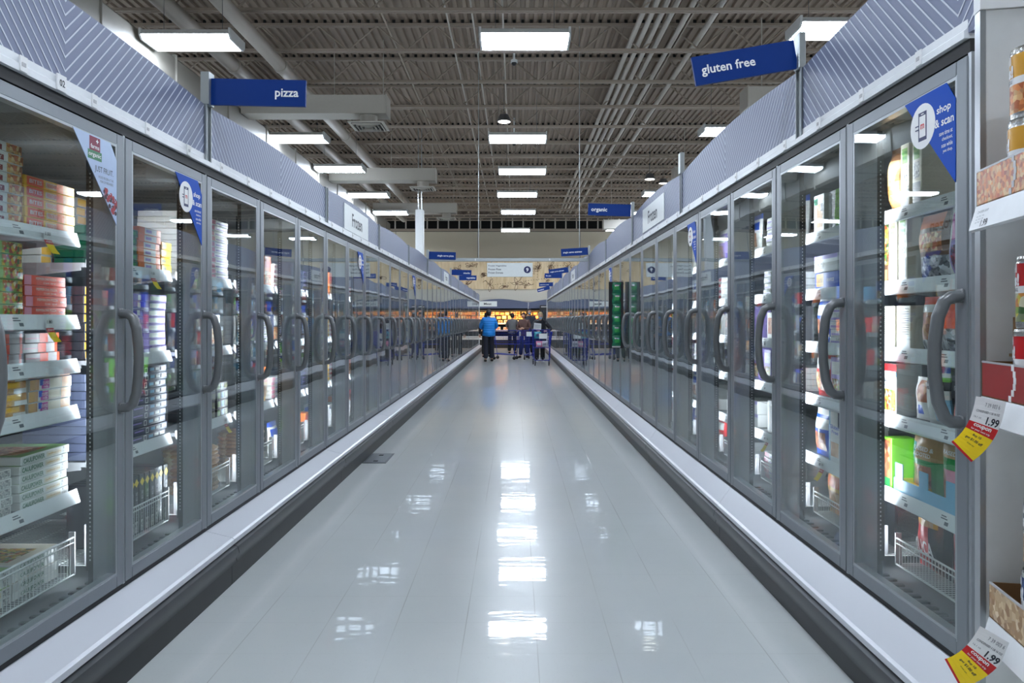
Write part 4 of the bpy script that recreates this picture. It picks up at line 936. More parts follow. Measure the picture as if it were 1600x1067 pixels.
# stock in the far doors, only glimpsed as bright slivers behind the glass
def far_stock(R, k0, k1, zl, cols):
    m = MB(); r = random.Random(4)
    for k in range(k0, k1):
        for z in zl:
            x = 0.06
            while x < R['p']-0.2:
                w_ = r.uniform(.11, .2); h_ = r.uniform(.15, .24); y = .18+r.uniform(0, .03); c = r.choice(cols)
                a, b = x, x+w_
                if R['side'] < 0: X0, X1, Y0_, Y1_ = -(R['X']+y+.15), -(R['X']+y), R['Y0']+R['p']*k+a, R['Y0']+R['p']*k+b
                else: X0, X1, Y0_, Y1_ = R['X']+y, R['X']+y+.15, R['Y0']+R['p']*(k+1)-b, R['Y0']+R['p']*(k+1)-a
                m.box(X0, X1, Y0_, Y1_, z, z+h_, c)
                X = X1 if R['side'] < 0 else X0; e = .0008*(1 if R['side'] < 0 else -1)
                m.quad((X+e, Y0_+.01, z+.02), (X+e, Y1_-.01, z+.02), (X+e, Y1_-.01, z+h_*.5), (X+e, Y0_+.01, z+h_*.5), r.choice(['f_veg', 'f_meat', 'f_bread', 'f_pizza', 'p_white']))
                x += w_+.012
    o = m.build('frozen_boxes')
    tag(o, 'mixed frozen boxes glimpsed behind the far doors of the %s row' % R['ref'], 'boxes', kind='stuff')
far_stock(LROW, 9, 39, [1.565, 1.17, 0.76, ZB_L], ['p_white', 'p_cream', 'p_orange', 'p_red', 'p_blue', 'p_tan', 'p_lblue', 'p_gray'])
far_stock(RROW, 7, 36, RSH(0)+[ZB_R], ['p_white', 'p_violet', 'p_cream', 'p_lblue', 'p_blue', 'p_red', 'p_gray', 'p_lime'])
# light blue slotted display tray on the lowest shelf
m = MB(); X = 1.31+.1762
m.box(X, X+.004, 2.921-.55, 2.921-.02, .66, .715, 'p_lblue')
for i in range(3):
    y1 = 2.921-.03-i*.17; m.box(X-.0, X+.004, y1-.055, y1, .715, .775, 'p_lblue')
tag(m.build('display_tray'), 'light blue slotted cardboard tray holding the tan and green pouches', 'tray')
# shelf coupons hanging from the rails (white, red, yellow flags)
def flag(R, k, x, z, lab):
    m = MB(); w_ = .045
    seg = [(-.0, 0, 'tag_white'), (-.035, .004, 'tag_white'), (-.05, .010, 'tag_red'), (-.085, .032, 'tag_yellow')]
    pts = [(0, 0), (-.034, .003), (-.05, .010), (-.068, .020), (-.085, .034)]; cs = ['tag_white', 'tag_red', 'tag_yellow', 'tag_yellow']
    for (a, b, c) in zip(pts[:-1], pts[1:], cs): m.quad((-w_/2, -b[1], b[0]), (w_/2, -b[1], b[0]), (w_/2, -a[1], a[0]), (-w_/2, -a[1], a[0]), c); m.quad((-w_/2, -b[1]+.0006, b[0]), (w_/2, -b[1]+.0006, b[0]), (w_/2, -a[1]+.0006, a[0]), (-w_/2, -a[1]+.0006, a[0]), c)
    m.text('1.00', .03, .012, 'text_dark', lambda a, b: (a, -.003, -.012+b)); m.text('coupon', .036, .008, 'white', lambda a, b: (a, -.008, -.042+b))
    o = m.build('coupon_flag'); ly = .150
    if R['side'] < 0: o.location = (-(R['X']+ly), R['Y0']+R['p']*k+x, z)
    else: o.location = (R['X']+ly, R['Y0']+R['p']*(k+1)-x, z)
    o.rotation_euler = (0, 0, R['rz']); tag(o, lab, 'price tag', 'shelf coupon flags')
flag(LROW, 1, .53, 1.655, 'yellow and white coupon flag on the top rail, first pizza row door')
flag(LROW, 1, .54, 1.335, 'yellow and white coupon flag on the second rail, first pizza row door')
flag(LROW, 2, .53, 1.56, 'yellow and white coupon flag on the top rail, second pizza row door')
flag(LROW, 3, .62, .755, 'white and red coupon flag on the third rail, third pizza row door')
flag(RROW, 1, .20, .655, 'yellow coupon flag on the lowest rail, second gluten free row door')
flag(RROW, 2, .22, .655, 'yellow coupon flag on the lowest rail, third gluten free row door')
# green clip strip on the gluten free row
t = empty('clip_strip', (1.285, 8.86, 0)); m = MB(); m.box(-.16, .016, 0.03, .036, .99, 1.79, 'p_black'); m.build('strip_back', t)
for i in range(6):
    m = bag(.105, .125, .045, ['p_dgreen', (.2, .8, .3, .7, 'p_green'), (.35, .8, .62, .76, 'p_silver')], (), i+30); o = soft(m.build('snack_pack', t), 80); o.location = (-.07, -.018, 1.655-.127*i)
m = MB(); m.box(-.12, -.02, .024, .03, 1.0, 1.018, 'white'); m.build('strip_tag', t)
tag(t, 'hanging strip of shiny green snack packs on a gluten free row door', 'strip')
print('PRODUCTS', COUNT)

# ------------------------------------------------------------------ end shelf unit with soup cans, right foreground
t = empty('shelf_unit', (0.995, 1.56, 0), -0.19)     # local y towards the back of the aisle; local x outwards
m = MB(); m.bbox(-0.012, 1.1, 0, 0.025, 0, 1.985, 'lamp_body', 0.002); m.box(-0.014, 1.1, -0.004, 0.029, 1.985, 2.12, 'white'); m.box(-0.013, -0.002, -0.001, 0.026, 0, 1.985, 'frame_light')
m.build('side_panel', t)
for i, (z, xo) in enumerate(((1.565, -0.038), (1.172, -0.028), (0.715, -0.014))):
    sh_ = MB().box(xo+0.02, 0.45, -0.9, -0.012, z-0.012, z, 'shelf_metal').build('shelf', t)
    zr = z-0.004
    m = MB(); m.prism([(xo+0.02, zr+0.004), (xo+0.006, zr+0.004), (xo-0.008, zr-0.046), (xo-0.002, zr-0.050), (xo+0.02, zr-0.02)], 1, -0.9, -0.03, 'rail_white'); m.build('price_rail', sh_)
    # angled price card on the rail
    m = MB()
    def F(y, zz, e=0.001): return (xo+0.006-(zr-zz)*0.28-e, y, zz)
    m.quad(F(-.045, zr-.045), F(-.125, zr-.045), F(-.125, zr-.002), F(-.045, zr-.002), 'tag_white')
    g = lambda a, b: F(-.085-a, zr-.024+b, .002)
    if i == 0:
        m.text('1.99', .03, .014, 'text_dark', g, .02, .012, -.012); m.text('CHICKEN SOUP', .05, .005, 'gray_text', g, 0, -.008, .013)
        for q in range(3): m.text('oz 16 1 lb', .035, .003, 'gray_text', g, 0, -.015, .004-.006*q)
    m.build('price_card', sh_)
tag(t, 'end shelf unit with pale side panel holding soup cans beside the freezers', 'shelf unit')
Mw = t.matrix_basis.copy()
def WL(x, y, z): return (Mw @ Vector((x, y, z)))
bpy.context.view_layer.update(); Mw = t.matrix_world.copy()
# hanging coupon tags
def bigtag(x, y, z, lab, rot0, w_):
    """paper flag: white price part, red and yellow coupon part, curling out to the aisle"""
    m = MB(); N = 24; L = .118; ws = w_/.072
    cen = [(0.0, 0.0, 0.0)]; tang = []
    for i in range(N):
        a = rot0+(.75)*(i/N)**1.6; tang.append(a); c = cen[-1]
        cen.append((c[0]-math.sin(a)*L/N, c[1]-.0012*(i/N), c[2]-math.cos(a)*L/N))
    tang.append(tang[-1])
    def at(u, v, e=0.0):      # u across (-.5..5), v along 0..1 ; local x right, y away, z up
        q = min(N-1e-6, max(0, v*N)); i = int(q); f = q-i; c = [cen[i][k]*(1-f)+cen[i+1][k]*f for k in range(3)]; a = tang[i]
        return (c[0]+math.cos(a)*u*w_, c[1]-e+.012*u*v, c[2]-math.sin(a)*u*w_)
    for (v0, v1, k) in ((0, .44, 'tag_white'), (.44, .60, 'tag_red'), (.60, .965, 'tag_yellow'), (.965, 1, 'tag_red')):
        n = max(1, int((v1-v0)*16))
        for q in range(n):
            a, b = v0+(v1-v0)*q/n, v0+(v1-v0)*(q+1)/n
            for e in (0, -.0006): m.quad(at(-.5, b, e), at(.5, b, e), at(.5, a, e), at(-.5, a, e), k)
    def T(v, u0=0.0): return lambda a, b: at(a/.072+u0, v-b/L, .0010)
    m.text('1.99', .030, .015, 'text_dark', T(.36, .24), .03); m.text('CONDENSED 1 LB 16 OZ', .056, .0045, 'text_dark', T(.23), .01); m.text('16.1 oz', .018, .004, 'gray_text', T(.34, -.28), 0)
    m.text('7 39 003 6', .035, .008, 'gray_text', T(.11, .1), 0)
    m.text('coupon', .044, .0085, 'white', T(.495), .03); m.text('for your next trip', .048, .005, 'white', T(.56), .01)
    m.text('Buy 10', .022, .006, 'text_dark', T(.66), .02); m.text('get $1.00 off', .046, .007, 'text_dark', T(.74), .02); m.text('on your next', .02, .004, 'text_dark', T(.82), 0)
    o = m.build('coupon_tag'); o.location = WL(x, y, z); o.rotation_euler = (0, 0, -.62)
    tag(o, lab, 'coupon')
bigtag(-.052, -.15, 1.178, 'red and yellow coupon tag hanging beside the red soup cans', .16, .050)
bigtag(-.030, -.12, .712, 'red and yellow coupon tag hanging below the white bean tray', .42, .060)
# soup cans
def can_mesh(lab, pic, mode):
    m = MB(); r, h = .0375, .122
    m.lathe([(r*.96, 0), (r, .003), (r, .006), (r, .012)], 'tin', 28)
    m.lathe([(r, .008), (r+.0004, .012), (r+.0004, .060)], ['tin', pic], 28)
    m.lathe([(r+.0004, .060), (r+.0004, .072), (r+.0004, .110)], ['white', lab], 28)
    m.lathe([(r+.0004, .110), (r, .113), (r, .118), (r*.97, .122), (r*.93, .121), (r*.92, .117)], ['tin']*5, 28)
    def cyl(a0):
        def f(a, b): ang = a0+a/r; return ((r+.0012)*math.sin(ang), -(r+.0012)*math.cos(ang), b)
        return f
    for a0 in (-.9, 1.2):
        m.text('Well', .034, .014, 'white', cyl(a0), .02, 0, .102); m.text('Yes!', .048, .022, 'white', cyl(a0), .05, 0, .083)
        m.text({'y': 'CHICKEN NOODLE', 'r': 'TOMATO & BASIL', 'b': 'CLAM CHOWDER'}[mode], .042, .006, 'text_dark', cyl(a0), .01, 0, .066)
    o = m.build('soup_can'); soft(o, 50); me = o.data; bpy.data.objects.remove(o); return me
mat('can_yellow', (216, 158, 44), .3); mat('can_red', (196, 28, 36), .3); mat('can_blue', (22, 58, 116), .3)
CM = {'y': can_mesh('can_yellow', 'f_soup', 'y'), 'r': can_mesh('can_red', 'f_veg', 'r'), 'b': can_mesh('can_blue', 'f_bread', 'b')}
cn = {'y': 'yellow', 'r': 'red', 'b': 'navy blue'}
for mode, z0, xo in (('y', 1.569, -.038), ('r', 1.176, -.028), ('b', .719, -.014)):
    for j, yy in enumerate((-.165, -.26)):
        for i in range(2):
            o = bpy.data.objects.new('soup_can', CM[mode]); C.objects.link(o)
            o.location = WL(xo+.054+.004*i, yy, z0+i*.1375); o.scale = (1.12,)*3; o.rotation_euler = (0, 0, -.19-PI/2+.30+(.12 if i else 0))
            tag(o, '%s soup can, %s of its stack, %s from the side panel' % (cn[mode], ('upper', 'lower')[1-i] if False else ('lower' if i == 0 else 'upper'), ('nearest', 'second')[j]), 'can', 'soup cans on the end shelves')
# printed display trays along the shelf fronts
for z, k, lab, nm, xo in ((1.566, 'f_soup', 'printed tray front with chunky soup picture under yellow cans', 'y', -.038), (1.173, 'tray_red', 'red cardboard tray front with a white curved line under red cans', 'r', -.028), (.716, 'f_bean', 'tray front printed with beige beans under the navy cans', 'b', -.014)):
    a = xo+.007; hh = .072
    m = MB(); m.box(a, a+.003, -.62, -.03, z, z+hh, k); m.box(a, .25, -.62, -.03, z, z+.0025, 'card_brown'); m.box(a-.0006, a+.0036, -.62, -.03, z+hh-.003, z+hh+.0008, 'p_gray')
    m.box(a, .16, -.033, -.03, z, z+hh, 'card_brown')
    if nm in 'ry':
        for q in range(6):
            f0 = q/6; y0_ = (-.175 if nm == 'y' else -.15)-.02*(1-(2*f0-1)**2); m.box(a-.0008, a, y0_-.010, y0_, z+hh*f0, z+hh*(f0+1/6), 'p_gray' if nm == 'y' else 'white')
    o = m.build('cardboard_tray'); o.location = t.location; o.rotation_euler = t.rotation_euler; tag(o, lab, 'tray', 'display trays on the end shelves')
for z, wh in ((1.566+.095, 'yellow'), (1.166+.095, 'red')):
    m = MB(); m.box(.035, .045, -.105, -.035, z, z+.075, 'card_brown'); m.box(.03, .06, -.11, -.03, z-.006, z, 'card_brown')
    m.box(.045, .055, -.037, -.034, z-.09, z, 'card_brown')
    o = m.build('cardboard_flap'); o.location = t.location; o.rotation_euler = t.rotation_euler; tag(o, 'torn brown cardboard flap standing behind the %s soup cans' % wh, 'cardboard')

# ------------------------------------------------------------------ meat counter on the back wall
CY = 35.0
def meat_case(x0, x1, lab):
    t = empty('meat_case', (0, CY, 0)); W = x1-x0
    m = MB(); m.box(x0, x1, 0.0, 0.95, 0, .42, 'black'); m.box(x0, x1, .9, 1.0, .42, 2.0, 'black'); m.box(x0, x1, .06, .95, 1.83, 1.95, 'black'); m.bbox(x0, x1, -.04, .04, .40, .48, 'rail_white', .01)
    m.build('case_body', t)
    top = [(x0+W*i/14, 2.16+.17*math.sin(PI*i/14)) for i in range(15)]
    MB().prism([(x0, 1.88), (x1, 1.88)]+top[::-1], 1, -.02, .03, 'panel_dark').build('canopy_board', t)
    for z, d in ((1.18, .45), (.85, .3), (.55, .1)):
        m = MB(); m.box(x0+.02, x1-.02, d, .9, z-.025, z, 'black'); m.box(x0+.02, x1-.02, d-.02, d, z-.05, z+.012, 'rail_white' if z < 1.3 else 'black'); m.build('shelf', t)
    m = MB(); m.box(x0+.02, x1-.02, .06, .075, 1.79, 1.93, 'black'); m.quad((x0+.05, .10, 1.80), (x1-.05, .10, 1.80), (x1-.05, .16, 1.828), (x0+.05, .16, 1.828), 'warm_led'); m.build('warm_lamp', t)
    tag(t, lab, 'display case', 'meat cases on the back wall'); return t
cs_ = [meat_case(-4.6, -2.15, 'meat display case with warm light, hidden end behind the pizza row'), meat_case(-2.1, .60, 'meat display case with a white board reading Meat, warm lit shelf'), meat_case(.65, 3.3, 'meat display case with warm light at the gluten free row end')]
m = MB(); m.box(-1.75, -.86, -.03, -.022, 1.97, 2.22, 'board_white'); m.text('Meat', .36, .10, 'text_dark', lambda x, z: (x, -.032, z), .02, -1.3, 2.095); o = m.build('name_board', parent=cs_[1]); o['label'] = 'white board reading Meat'
# packs of meat standing and lying on the shelves
mat('pack_gold', (246, 196, 120), .35); mat('pack_rose', (226, 140, 110), .35)
def pack_mesh(k, k2):
    m = MB(); m.bbox(-.1, .1, -.02, .02, 0, .15, k, .008); m.ell((0, -.02, .08), (.088, .03, .06), k2, 12, 6)
    o = m.build('meat_pack'); me = o.data; bpy.data.objects.remove(o); return me
PM = [pack_mesh('pack_gold', 'f_meat'), pack_mesh('p_cream', 'pack_rose'), pack_mesh('pack_rose', 'pack_gold'), pack_mesh('pack_gold', 'p_cream')]
r = random.Random(9)
for zi, (z, d, rw) in enumerate(((1.18, .52, 'warm lit upper shelf'), (1.37, .66, 'second tier of the warm lit shelf'), (1.56, .80, 'highest tier of the warm lit shelf'), (.85, .5, 'middle shelf'))):
    x = -3.6; i = 0
    while x < 2.9:
        i += 1
        o = bpy.data.objects.new('meat_pack', r.choice(PM)); C.objects.link(o); o.location = (x, CY+d, z+.002); o.rotation_euler = (-.25, 0, r.uniform(-.1, .1)); o.scale = (1.05, 1, r.uniform(.95, 1.2))
        tag(o, 'wrapped meat pack on the %s of the meat cases' % rw, 'meat', 'meat packs, %s' % rw)
        x += r.uniform(.23, .3) if zi < 3 else r.uniform(.3, .6)
# rack of dark goods beside the counter
m = MB(); m.bbox(1.15, 1.62, -.25, .2, 0.02, 2.02, 'black', .02); m.box(1.2, 1.57, -.27, -.25, 1.92, 1.97, 'p_gray')
for i in range(5):
    for j in range(4): m.ell((1.2+.12*j, -.27, .5+.3*i), (.04, .03, .08), 'gasket', 8, 5)
o = m.build('dark_rack', loc=(0, 34.6, 0)); tag(o, 'tall dark rack standing at the gluten free row end of the meat counter', 'rack')

# ------------------------------------------------------------------ people
def skin(verts, edges, rad, k, sub=1):
    """verts dict name->co ; edges list ; rad dict"""
    names = list(verts); idx = {n: i for i, n in enumerate(names)}
    me = bpy.data.meshes.new('sk'); me.from_pydata([verts[n] for n in names], [(idx[a], idx[b]) for a, b in edges], []); o = bpy.data.objects.new('sk', me); C.objects.link(o)
    md = o.modifiers.new('s', 'SKIN'); md.use_smooth_shade = True
    for n in names:
        r_ = rad[n]; r_ = (r_, r_) if not isinstance(r_, tuple) else r_
        me.skin_vertices[0].data[idx[n]].radius = r_
    me.skin_vertices[0].data[0].use_root = True
    o.modifiers.new('u', 'SUBSURF').levels = sub
    ev = o.evaluated_get(bpy.context.evaluated_depsgraph_get()).to_mesh()
    out = ([tuple(v.co) for v in ev.vertices], [tuple(p.vertices) for p in ev.polygons], k)
    bpy.data.objects.remove(o); return out
for n_, c_, r_ in (('skin_tone', (206, 160, 132), .5), ('hair_black', (24, 20, 20), .6), ('hair_blond', (176, 156, 116), .6), ('hair_brown', (56, 36, 28), .6), ('coat_blue', (8, 128, 210), .5), ('vest_gray', (112, 112, 112), .7), ('coat_brown', (94, 66, 58), .7), ('coat_black', (22, 24, 32), .7), ('coat_dark', (40, 44, 54), .7),
        ('pants_navy', (18, 22, 40), .7), ('pants_black', (16, 16, 18), .7), ('jeans_blue', (26, 40, 96), .7), ('mask_blue', (150, 190, 214), .6), ('shoe_dark', (22, 20, 22), .5), ('shoe_white', (206, 208, 212), .5), ('cart_blue', (14, 34, 140), .35)):
    mat(n_, c_, r_, 0, .12, 8)
for n_ in ('coat_blue',):     # quilted rows
    nt = MATS[n_].node_tree; tc = nt.nodes.new('ShaderNodeTexCoord'); wv = nt.nodes.new('ShaderNodeTexWave'); wv.bands_direction = 'Z'; wv.inputs['Scale'].default_value = 4.2; wv.inputs['Distortion'].default_value = 1.5
    b = nt.nodes.new('ShaderNodeBump'); b.inputs['Strength'].default_value = .4; b.inputs['Distance'].default_value = .02
    nt.links.new(tc.outputs['Object'], wv.inputs['Vector']); nt.links.new(wv.outputs['Fac'], b.inputs['Height']); nt.links.new(b.outputs['Normal'], nt.nodes['Principled BSDF'].inputs['Normal'])
def person(loc, rz, lab, coat, pants, hair, hairlen, H=1.65, arms=None, lean=0.0, legs=(0.10, -0.08), mask=False, shoe='shoe_dark', bulk=1.0, sleeves=True, headdown=0.15, shirt=None):
    """faces local -y. arms: ((lx,ly,lz elbow),(hand)) per side"""
    s = H/1.70; t = empty('person', loc, rz); V = lambda x, y, z: (x*s, y*s, z*s)
    L = lean
    hip = .92; P = {}
    P['pel'] = V(0, 0, .95); P['wst'] = V(0, -.02-L*.15, 1.08); P['che'] = V(0, -.03-L*.45, 1.30); P['nk0'] = V(0, -.02-L*.75, 1.42); P['nk1'] = V(0, -.04-L*.9, 1.49); P['hd'] = V(0, -.05-L, 1.535)
    for sd, nm in ((-1, 'l'), (1, 'r')):
        f = legs[0] if sd < 0 else legs[1]
        P['hip'+nm] = V(sd*.09, 0, .90); P['kn'+nm] = V(sd*.10, -f*.6-.02, .49); P['an'+nm] = V(sd*.11, -f+.02, .09); P['to'+nm] = V(sd*.12, -f-.14, .035)
        sh = V(sd*.17, -.02-L*.62, 1.385); P['sh'+nm] = sh
        el, hd = arms[0 if sd < 0 else 1] if arms else ((sd*.25, .02, 1.10), (sd*.26, -.08, .86))
        P['el'+nm] = V(*el); P['wr'+nm] = V(*hd)
    def chain(*n): return list(zip(n[:-1], n[1:]))
    E = chain('pel', 'wst', 'che', 'nk0', 'nk1', 'hd')+[('che', 'shl'), ('che', 'shr')]+chain('shl', 'ell', 'wrl')+chain('shr', 'elr', 'wrr')+chain('pel', 'hipl', 'knl', 'anl', 'tol')+chain('pel', 'hipr', 'knr', 'anr', 'tor')
    R_ = dict(pel=(.13, .10), wst=(.12, .09), che=(.15, .10), nk0=.06, nk1=.052, hd=.05, shl=.04, shr=.04, ell=.032, elr=.032, wrl=.026, wrr=.026, hipl=.085, hipr=.085, knl=.055, knr=.055, anl=.036, anr=.036, tol=.03, tor=.03)
    R_ = {k: (tuple(a*s for a in v) if isinstance(v, tuple) else v*s) for k, v in R_.items()}
    m = MB(); body = skin(P, E, R_, 'skin_tone'); m.add(*body)
    hc = Vector(P['hd'])+Vector((0, -.01*s, .055*s)); hr = (.074*s, .092*s, .112*s)
    def hf(q, p):   # chin narrows, brow and back of skull
        k = 1-0.28*max(0, -p[2]); x = hc.x+(q[0]-hc.x)*k; y = hc.y+(q[1]-hc.y)*(1-0.15*max(0, -p[2])); z = q[2]
        c, s_ = math.cos(headdown), math.sin(headdown); dy, dz = y-hc.y, z-hc.z
        return (x, hc.y+dy*c+dz*s_*-1, hc.z+dz*c+dy*s_)
    m.ell(hc, hr, 'skin_tone', 18, 12, hf)
    def face(x, y, z):
        c, s_ = math.cos(headdown), math.sin(headdown); dy, dz = y*s, z*s
        return (hc.x+x*s, hc.y+dy*c-dz*s_, hc.z+dz*c+dy*s_)
    m.add([face(-.012, -.084, -.03), face(.012, -.084, -.03), face(0, -.110, -.028), face(0, -.086, .012)], [(0, 1, 2), (0, 2, 3), (2, 1, 3)], 'skin_tone')
    for sd in (-1, 1):
        m.ell(face(sd*.030, -.083, .008), (.010*s, .006*s, .004*s), 'white', 8, 6); m.ell(face(sd*.030, -.087, .008), (.006*s, .004*s, .004*s), 'hair_black', 6, 4)
        m.ell(face(sd*.074, .004, -.004), (.010*s, .018*s, .028*s), 'skin_tone', 8, 6)
    m.ell(face(0, -.080, -.058), (.022*s, .008*s, .006*s), 'pack_rose', 8, 5)
    # hands: palm with four curled fingers of different lengths and a thumb at its side
    for nm, sd in (('l', -1), ('r', 1)):
        a = Vector(P['el'+nm]); b = Vector(P['wr'+nm]); d = (b-a).normalized(); u = d.cross(Vector((0, 0, 1)))
        u = u.normalized() if u.length > .1 else Vector((1, 0, 0)); w_ = u.cross(d).normalized()
        if w_.z > 0: w_ = -w_
        pc = b+d*.045*s
        m.tube([b-d*.01*s, b+d*.03*s, b+d*.08*s], [.024*s, .038*s, .036*s], 'skin_tone', 8, True)
        for q, (off, ln) in enumerate(((-.030, .066), (-.010, .076), (.010, .072), (.028, .056))):
            f0 = b+d*.075*s+u*off*s; f1 = f0+(d*.8+w_*.35).normalized()*ln*.5*s; f2 = f1+(d*.35+w_*.9).normalized()*ln*.35*s; f3 = f2+(w_-d*.2).normalized()*ln*.25*s
            m.tube([f0, f1, f2, f3], [.009*s, .0085*s, .008*s, .006*s], 'skin_tone', 6)
        f0 = b+d*.03*s-u*sd*.036*s; m.tube([f0, f0+(d*.6-u*sd*.8)*.03*s, f0+(d*1.0-u*sd*.75+w_*.3)*.05*s], [.011*s, .010*s, .008*s], 'skin_tone', 6)
    b_ = m.build('body', t, smooth=True)
    # jacket
    Q = dict(P); J = MB()
    keys = ['wst', 'che', 'nk0', 'shl', 'shr', 'ell', 'elr']; 
    Q['hem'] = V(0, .0, .80); Q['hip'] = V(0, 0, .93); Q['col'] = V(0, -.035-L*.85, 1.475); Q['ul'] = tuple(Vector(P['shl']).lerp(Vector(P['ell']), .5)); Q['ur'] = tuple(Vector(P['shr']).lerp(Vector(P['elr']), .5)); Q['fl'] = tuple(Vector(P['ell']).lerp(Vector(P['wrl']), .5)); Q['fr'] = tuple(Vector(P['elr']).lerp(Vector(P['wrr']), .5)); Q['cl'] = tuple(Vector(P['ell']).lerp(Vector(P['wrl']), .92)); Q['cr'] = tuple(Vector(P['elr']).lerp(Vector(P['wrr']), .92))
    ed = [('hem', 'hip'), ('hip', 'wst'), ('wst', 'che'), ('che', 'nk0'), ('nk0', 'col'), ('che', 'shl'), ('che', 'shr'), ('shl', 'ul'), ('ul', 'ell'), ('shr', 'ur'), ('ur', 'elr')]
    keys += ['hip', 'col', 'ul', 'ur']
    if sleeves: ed += [('ell', 'fl'), ('fl', 'cl'), ('elr', 'fr'), ('fr', 'cr')]; keys += ['cl', 'cr', 'fl', 'fr']
    keys = ['hem']+keys; B = bulk
    RJ = dict(hem=(.225*B, .19*B), hip=(.20*B, .165*B), col=.078, ul=.078*B, ur=.078*B, fl=.060*B, fr=.060*B, wst=(.18*B, .145*B), che=(.19*B, .14*B), nk0=.085, shl=.085*B, shr=.085*B, ell=.066*B, elr=.066*B, cl=.048*B, cr=.048*B)
    J.add(*skin({k: Q[k] for k in keys}, ed, {k: (tuple(a*s for a in RJ[k]) if isinstance(RJ[k], tuple) else RJ[k]*s) for k in keys}, coat)); J.build('jacket', t, smooth=True)
    T_ = MB(); kk = ['pel', 'hipl', 'knl', 'anl', 'hipr', 'knr', 'anr']
    RT = dict(pel=(.12, .10), hipl=.096, hipr=.096, knl=.094, knr=.094, anl=.080, anr=.080)
    T_.add(*skin({k: P[k] for k in kk}, [('pel', 'hipl'), ('hipl', 'knl'), ('knl', 'anl'), ('pel', 'hipr'), ('hipr', 'knr'), ('knr', 'anr')], {k: (tuple(a*s for a in RT[k]) if isinstance(RT[k], tuple) else RT[k]*s) for k in kk}, pants)); T_.build('trousers', t, smooth=True)
    for nm in 'lr':
        a = Vector(P['an'+nm]); b = Vector(P['to'+nm]); S_ = MB()
        def shf(q, p): return (q[0], q[1], max(0.004, q[2]))
        c = (a+b)/2; S_.ell((c.x, c.y-.01, .045*s), (.05*s, .135*s, .055*s), shoe, 12, 8, shf); S_.build('shoe', t, smooth=True)
    Hm = MB()
    def hrf(q, p):
        y = q[1]; z = q[2]
        if p[1] < -.15 and p[2] < .45: y = hc.y-.05*s+(-p[1])*.02   # open at the face
        k = 1.0
        if p[2] < -.2 and p[1] > -.2: z = hc.z+(z-hc.z)*hairlen
        c_, s_ = math.cos(headdown), math.sin(headdown); dy, dz = y-hc.y, z-hc.z
        return (q[0], hc.y+dy*c_-dz*s_, hc.z+dz*c_+dy*s_)
    Hm.ell((hc.x, hc.y+.018*s, hc.z+.014*s), (.088*s, .100*s, .118*s), hair, 18, 12, hrf); Hm.build('hair', t, smooth=True)
    if mask:
        M_ = MB(); M_.ell(face(0, -.074, -.048), (.050*s, .034*s, .040*s), 'mask_blue', 12, 8); M_.build('face_mask', t, smooth=True)
    tag(t, lab, 'person')
    return t, P
person((-.84, 23.6, 0), PI+.12, 'person in a bright blue padded jacket and dark trousers seen from behind', 'coat_blue', 'pants_navy', 'hair_black', 1.1, 1.66, legs=(.12, -.10), bulk=1.16, arms=(((-.27, -.10, 1.14), (-.16, -.30, 1.08)), ((.27, -.10, 1.14), (.16, -.30, 1.08))))
person((-.12, 29.3, 0), PI-.15, 'person in a gray vest over black facing the meat counter', 'vest_gray', 'pants_black', 'hair_black', 1.0, 1.60, sleeves=False, legs=(.08, -.06), arms=(((-.26, -.06, 1.12), (-.18, -.24, 1.0)), ((.26, -.06, 1.12), (.2, -.26, 1.02))))
person((.32, 26.0, 0), -.35, 'person in a brown coat and blue jeans looking down at their hands', 'coat_brown', 'jeans_blue', 'hair_brown', 1.3, 1.58, legs=(.12, -.10), headdown=.35, arms=(((-.25, -.06, 1.10), (-.08, -.28, 1.10)), ((.25, -.06, 1.10), (.06, -.30, 1.12))))
person((.53, 27.6, 0), .1, 'person in dark clothes and pale mask standing behind the brown coat', 'coat_dark', 'pants_black', 'hair_black', 1.1, 1.74, mask=True, legs=(.04, -.04))
person((.76, 22.93, 0), .05, 'gray-blond person in a black coat and blue mask leaning on a cart', 'coat_black', 'pants_black', 'hair_blond', 1.15, 1.56, mask=True, shoe='shoe_white', lean=.26, headdown=.4, arms=(((-.30, -.30, 1.14), (-.14, -.52, 1.12)), ((.36, -.26, 1.14), (.17, -.52, 1.10))))
person((-1.02, 26.4, 0), PI, 'person in dark clothes half hidden at the end of the pizza row', 'coat_black', 'pants_black', 'hair_black', 1.1, 1.60)
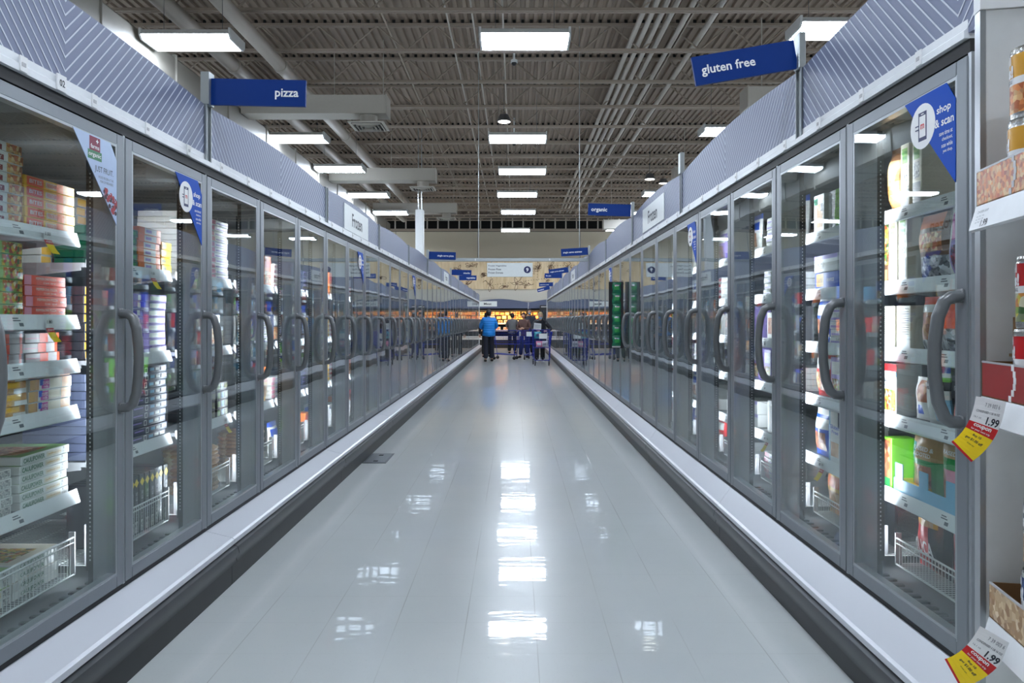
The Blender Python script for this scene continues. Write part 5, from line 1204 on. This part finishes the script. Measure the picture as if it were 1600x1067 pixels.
# shopping carts: front faces -y
def cart():
    t = empty('shopping_cart')
    W0, W1, y0, y1, z0, z1 = .23, .29, -.50, .36, .52, .98
    m = MB()
    def rail(z, yo=0, r=.007):
        f = (z-z0)/(z1-z0); w_ = W0+(W1-W0)*f; a = y0-.04*f; m.tube([(-w_, y1, z), (-w_, a, z), (w_, a, z), (w_, y1, z), (-w_, y1, z)], r, 'cart_blue', 6)
    for z in (z0, z1): rail(z, r=.009)
    for z in (z0+.09, z0+.18, z0+.27, z0+.36): rail(z, r=.003)
    for i in range(15):
        u = -1+2*i/14; m.tube([(u*W0, y0, z0), (u*W1, y0-.04, z1)], .0028, 'cart_blue', 4); m.tube([(u*W0, y1, z0), (u*W1, y1, z1)], .0028, 'cart_blue', 4); m.tube([(u*W0, y0, z0), (u*W0, y1, z0)], .0028, 'cart_blue', 4)
    for i in range(16):
        y = y0+(y1-y0)*i/15
        for s_ in (-1, 1): m.tube([(s_*W0, y, z0), (s_*W1, y, z1)], .0028, 'cart_blue', 4)
    m.build('wire_basket', t)
    m = MB()
    for s_ in (-1, 1):
        m.tube([(s_*.25, .40, z1+.04), (s_*.25, .34, .5), (s_*.24, .30, .20), (s_*.20, -.42, .16)], .014, 'cart_blue', 8); m.tube([(s_*.22, -.40, .17), (s_*.235, -.44, z0)], .012, 'cart_blue', 8)
    m.tube([(-.20, -.42, .16), (.20, -.42, .16)], .012, 'cart_blue', 8)
    for i in range(7): m.tube([(-.18+.06*i, -.40, .17), (-.2+.066*i, .28, .21)], .004, 'cart_blue', 5)
    m.build('chassis', t)
    MB().tube([(-.28, .43, z1+.05), (.28, .43, z1+.05)], .016, 'cart_blue', 10).build('handle', t)
    MB().bbox(-.09, .14, y0-.052, y0-.044, z0+.27, z0+.42, 'board_white', .003).build('ad_panel', t)
    w0 = None
    for (x, y) in ((-.20, -.40), (.20, -.40), (-.24, .28), (.24, .28)):
        m = MB(); N = 16
        m.prism([(.055*math.cos(2*PI*i/N), .057+.055*math.sin(2*PI*i/N)) for i in range(N)], 0, -.014, .014, 'black'); m.box(-.02, .02, -.015, .015, .06, .17, 'post_dark')
        if w0 is None: w0 = m.build('wheel', t); o = w0
        else: o = w0.copy(); C.objects.link(o)
        o.location = (x, y, 0); o.parent = t
        if o is not w0: CH[t.name].append(o)
    return t
c0 = cart(); c0.location = (.78, 21.9, 0); tag(c0, 'blue shopping cart leaned on by the person in the black coat', 'shopping cart', 'blue shopping carts')
c1 = copy_tree(c0); c1.location = (-.38, 25.0, 0); c1.rotation_euler = (0, 0, 1.35); tag(c1, 'blue shopping cart beside the person in the bright blue jacket', 'shopping cart', 'blue shopping carts')
c2 = copy_tree(c0); c2.location = (.62, 25.0, 0); c2.rotation_euler = (0, 0, -.3); tag(c2, 'blue shopping cart in front of the brown coat, behind the other cart', 'shopping cart', 'blue shopping carts')
# things in the first cart and the paper in hand
m = MB(); m.prism([(-.17, 1.06), (.06, 1.04), (.07, 1.22), (-.15, 1.25)], 1, 22.30, 22.305, 'board_white')
for i in range(5): m.box(-.13, .04, 22.297, 22.30, 1.09+.025*i, 1.095+.025*i, 'gray_text')
tag(m.build('paper_sheet', loc=(.72, 0, 0)), 'pale printed paper sheet held above the blue cart', 'paper')
o = soft(bag(.22, .2, .14, ['p_teal', (.3, .9, .3, .7, 'p_slate')], (), 3).build('shopping_bag', loc=(.66, 21.62, .79)), 80); tag(o, 'teal bag in the cart leaned on by the person', 'bag')
for i, (x, y, k, k2, lb) in enumerate(((.70, 21.56, 'p_pink', 'p_white', 'pink and white package low in the blue cart'), (.86, 21.6, 'p_white', 'p_gray', 'white package low in the blue cart'))):
    o = soft(bag(.19, .17, .1, [k, (.2, .8, .3, .7, k2)], (), 40+i).build('food_package', loc=(x, y, .545)), 80); tag(o, lb, 'package')
print('OBJECTS', len(bpy.data.objects), 'dup labels', sum(1 for v in LABELS.values() if v > 1))
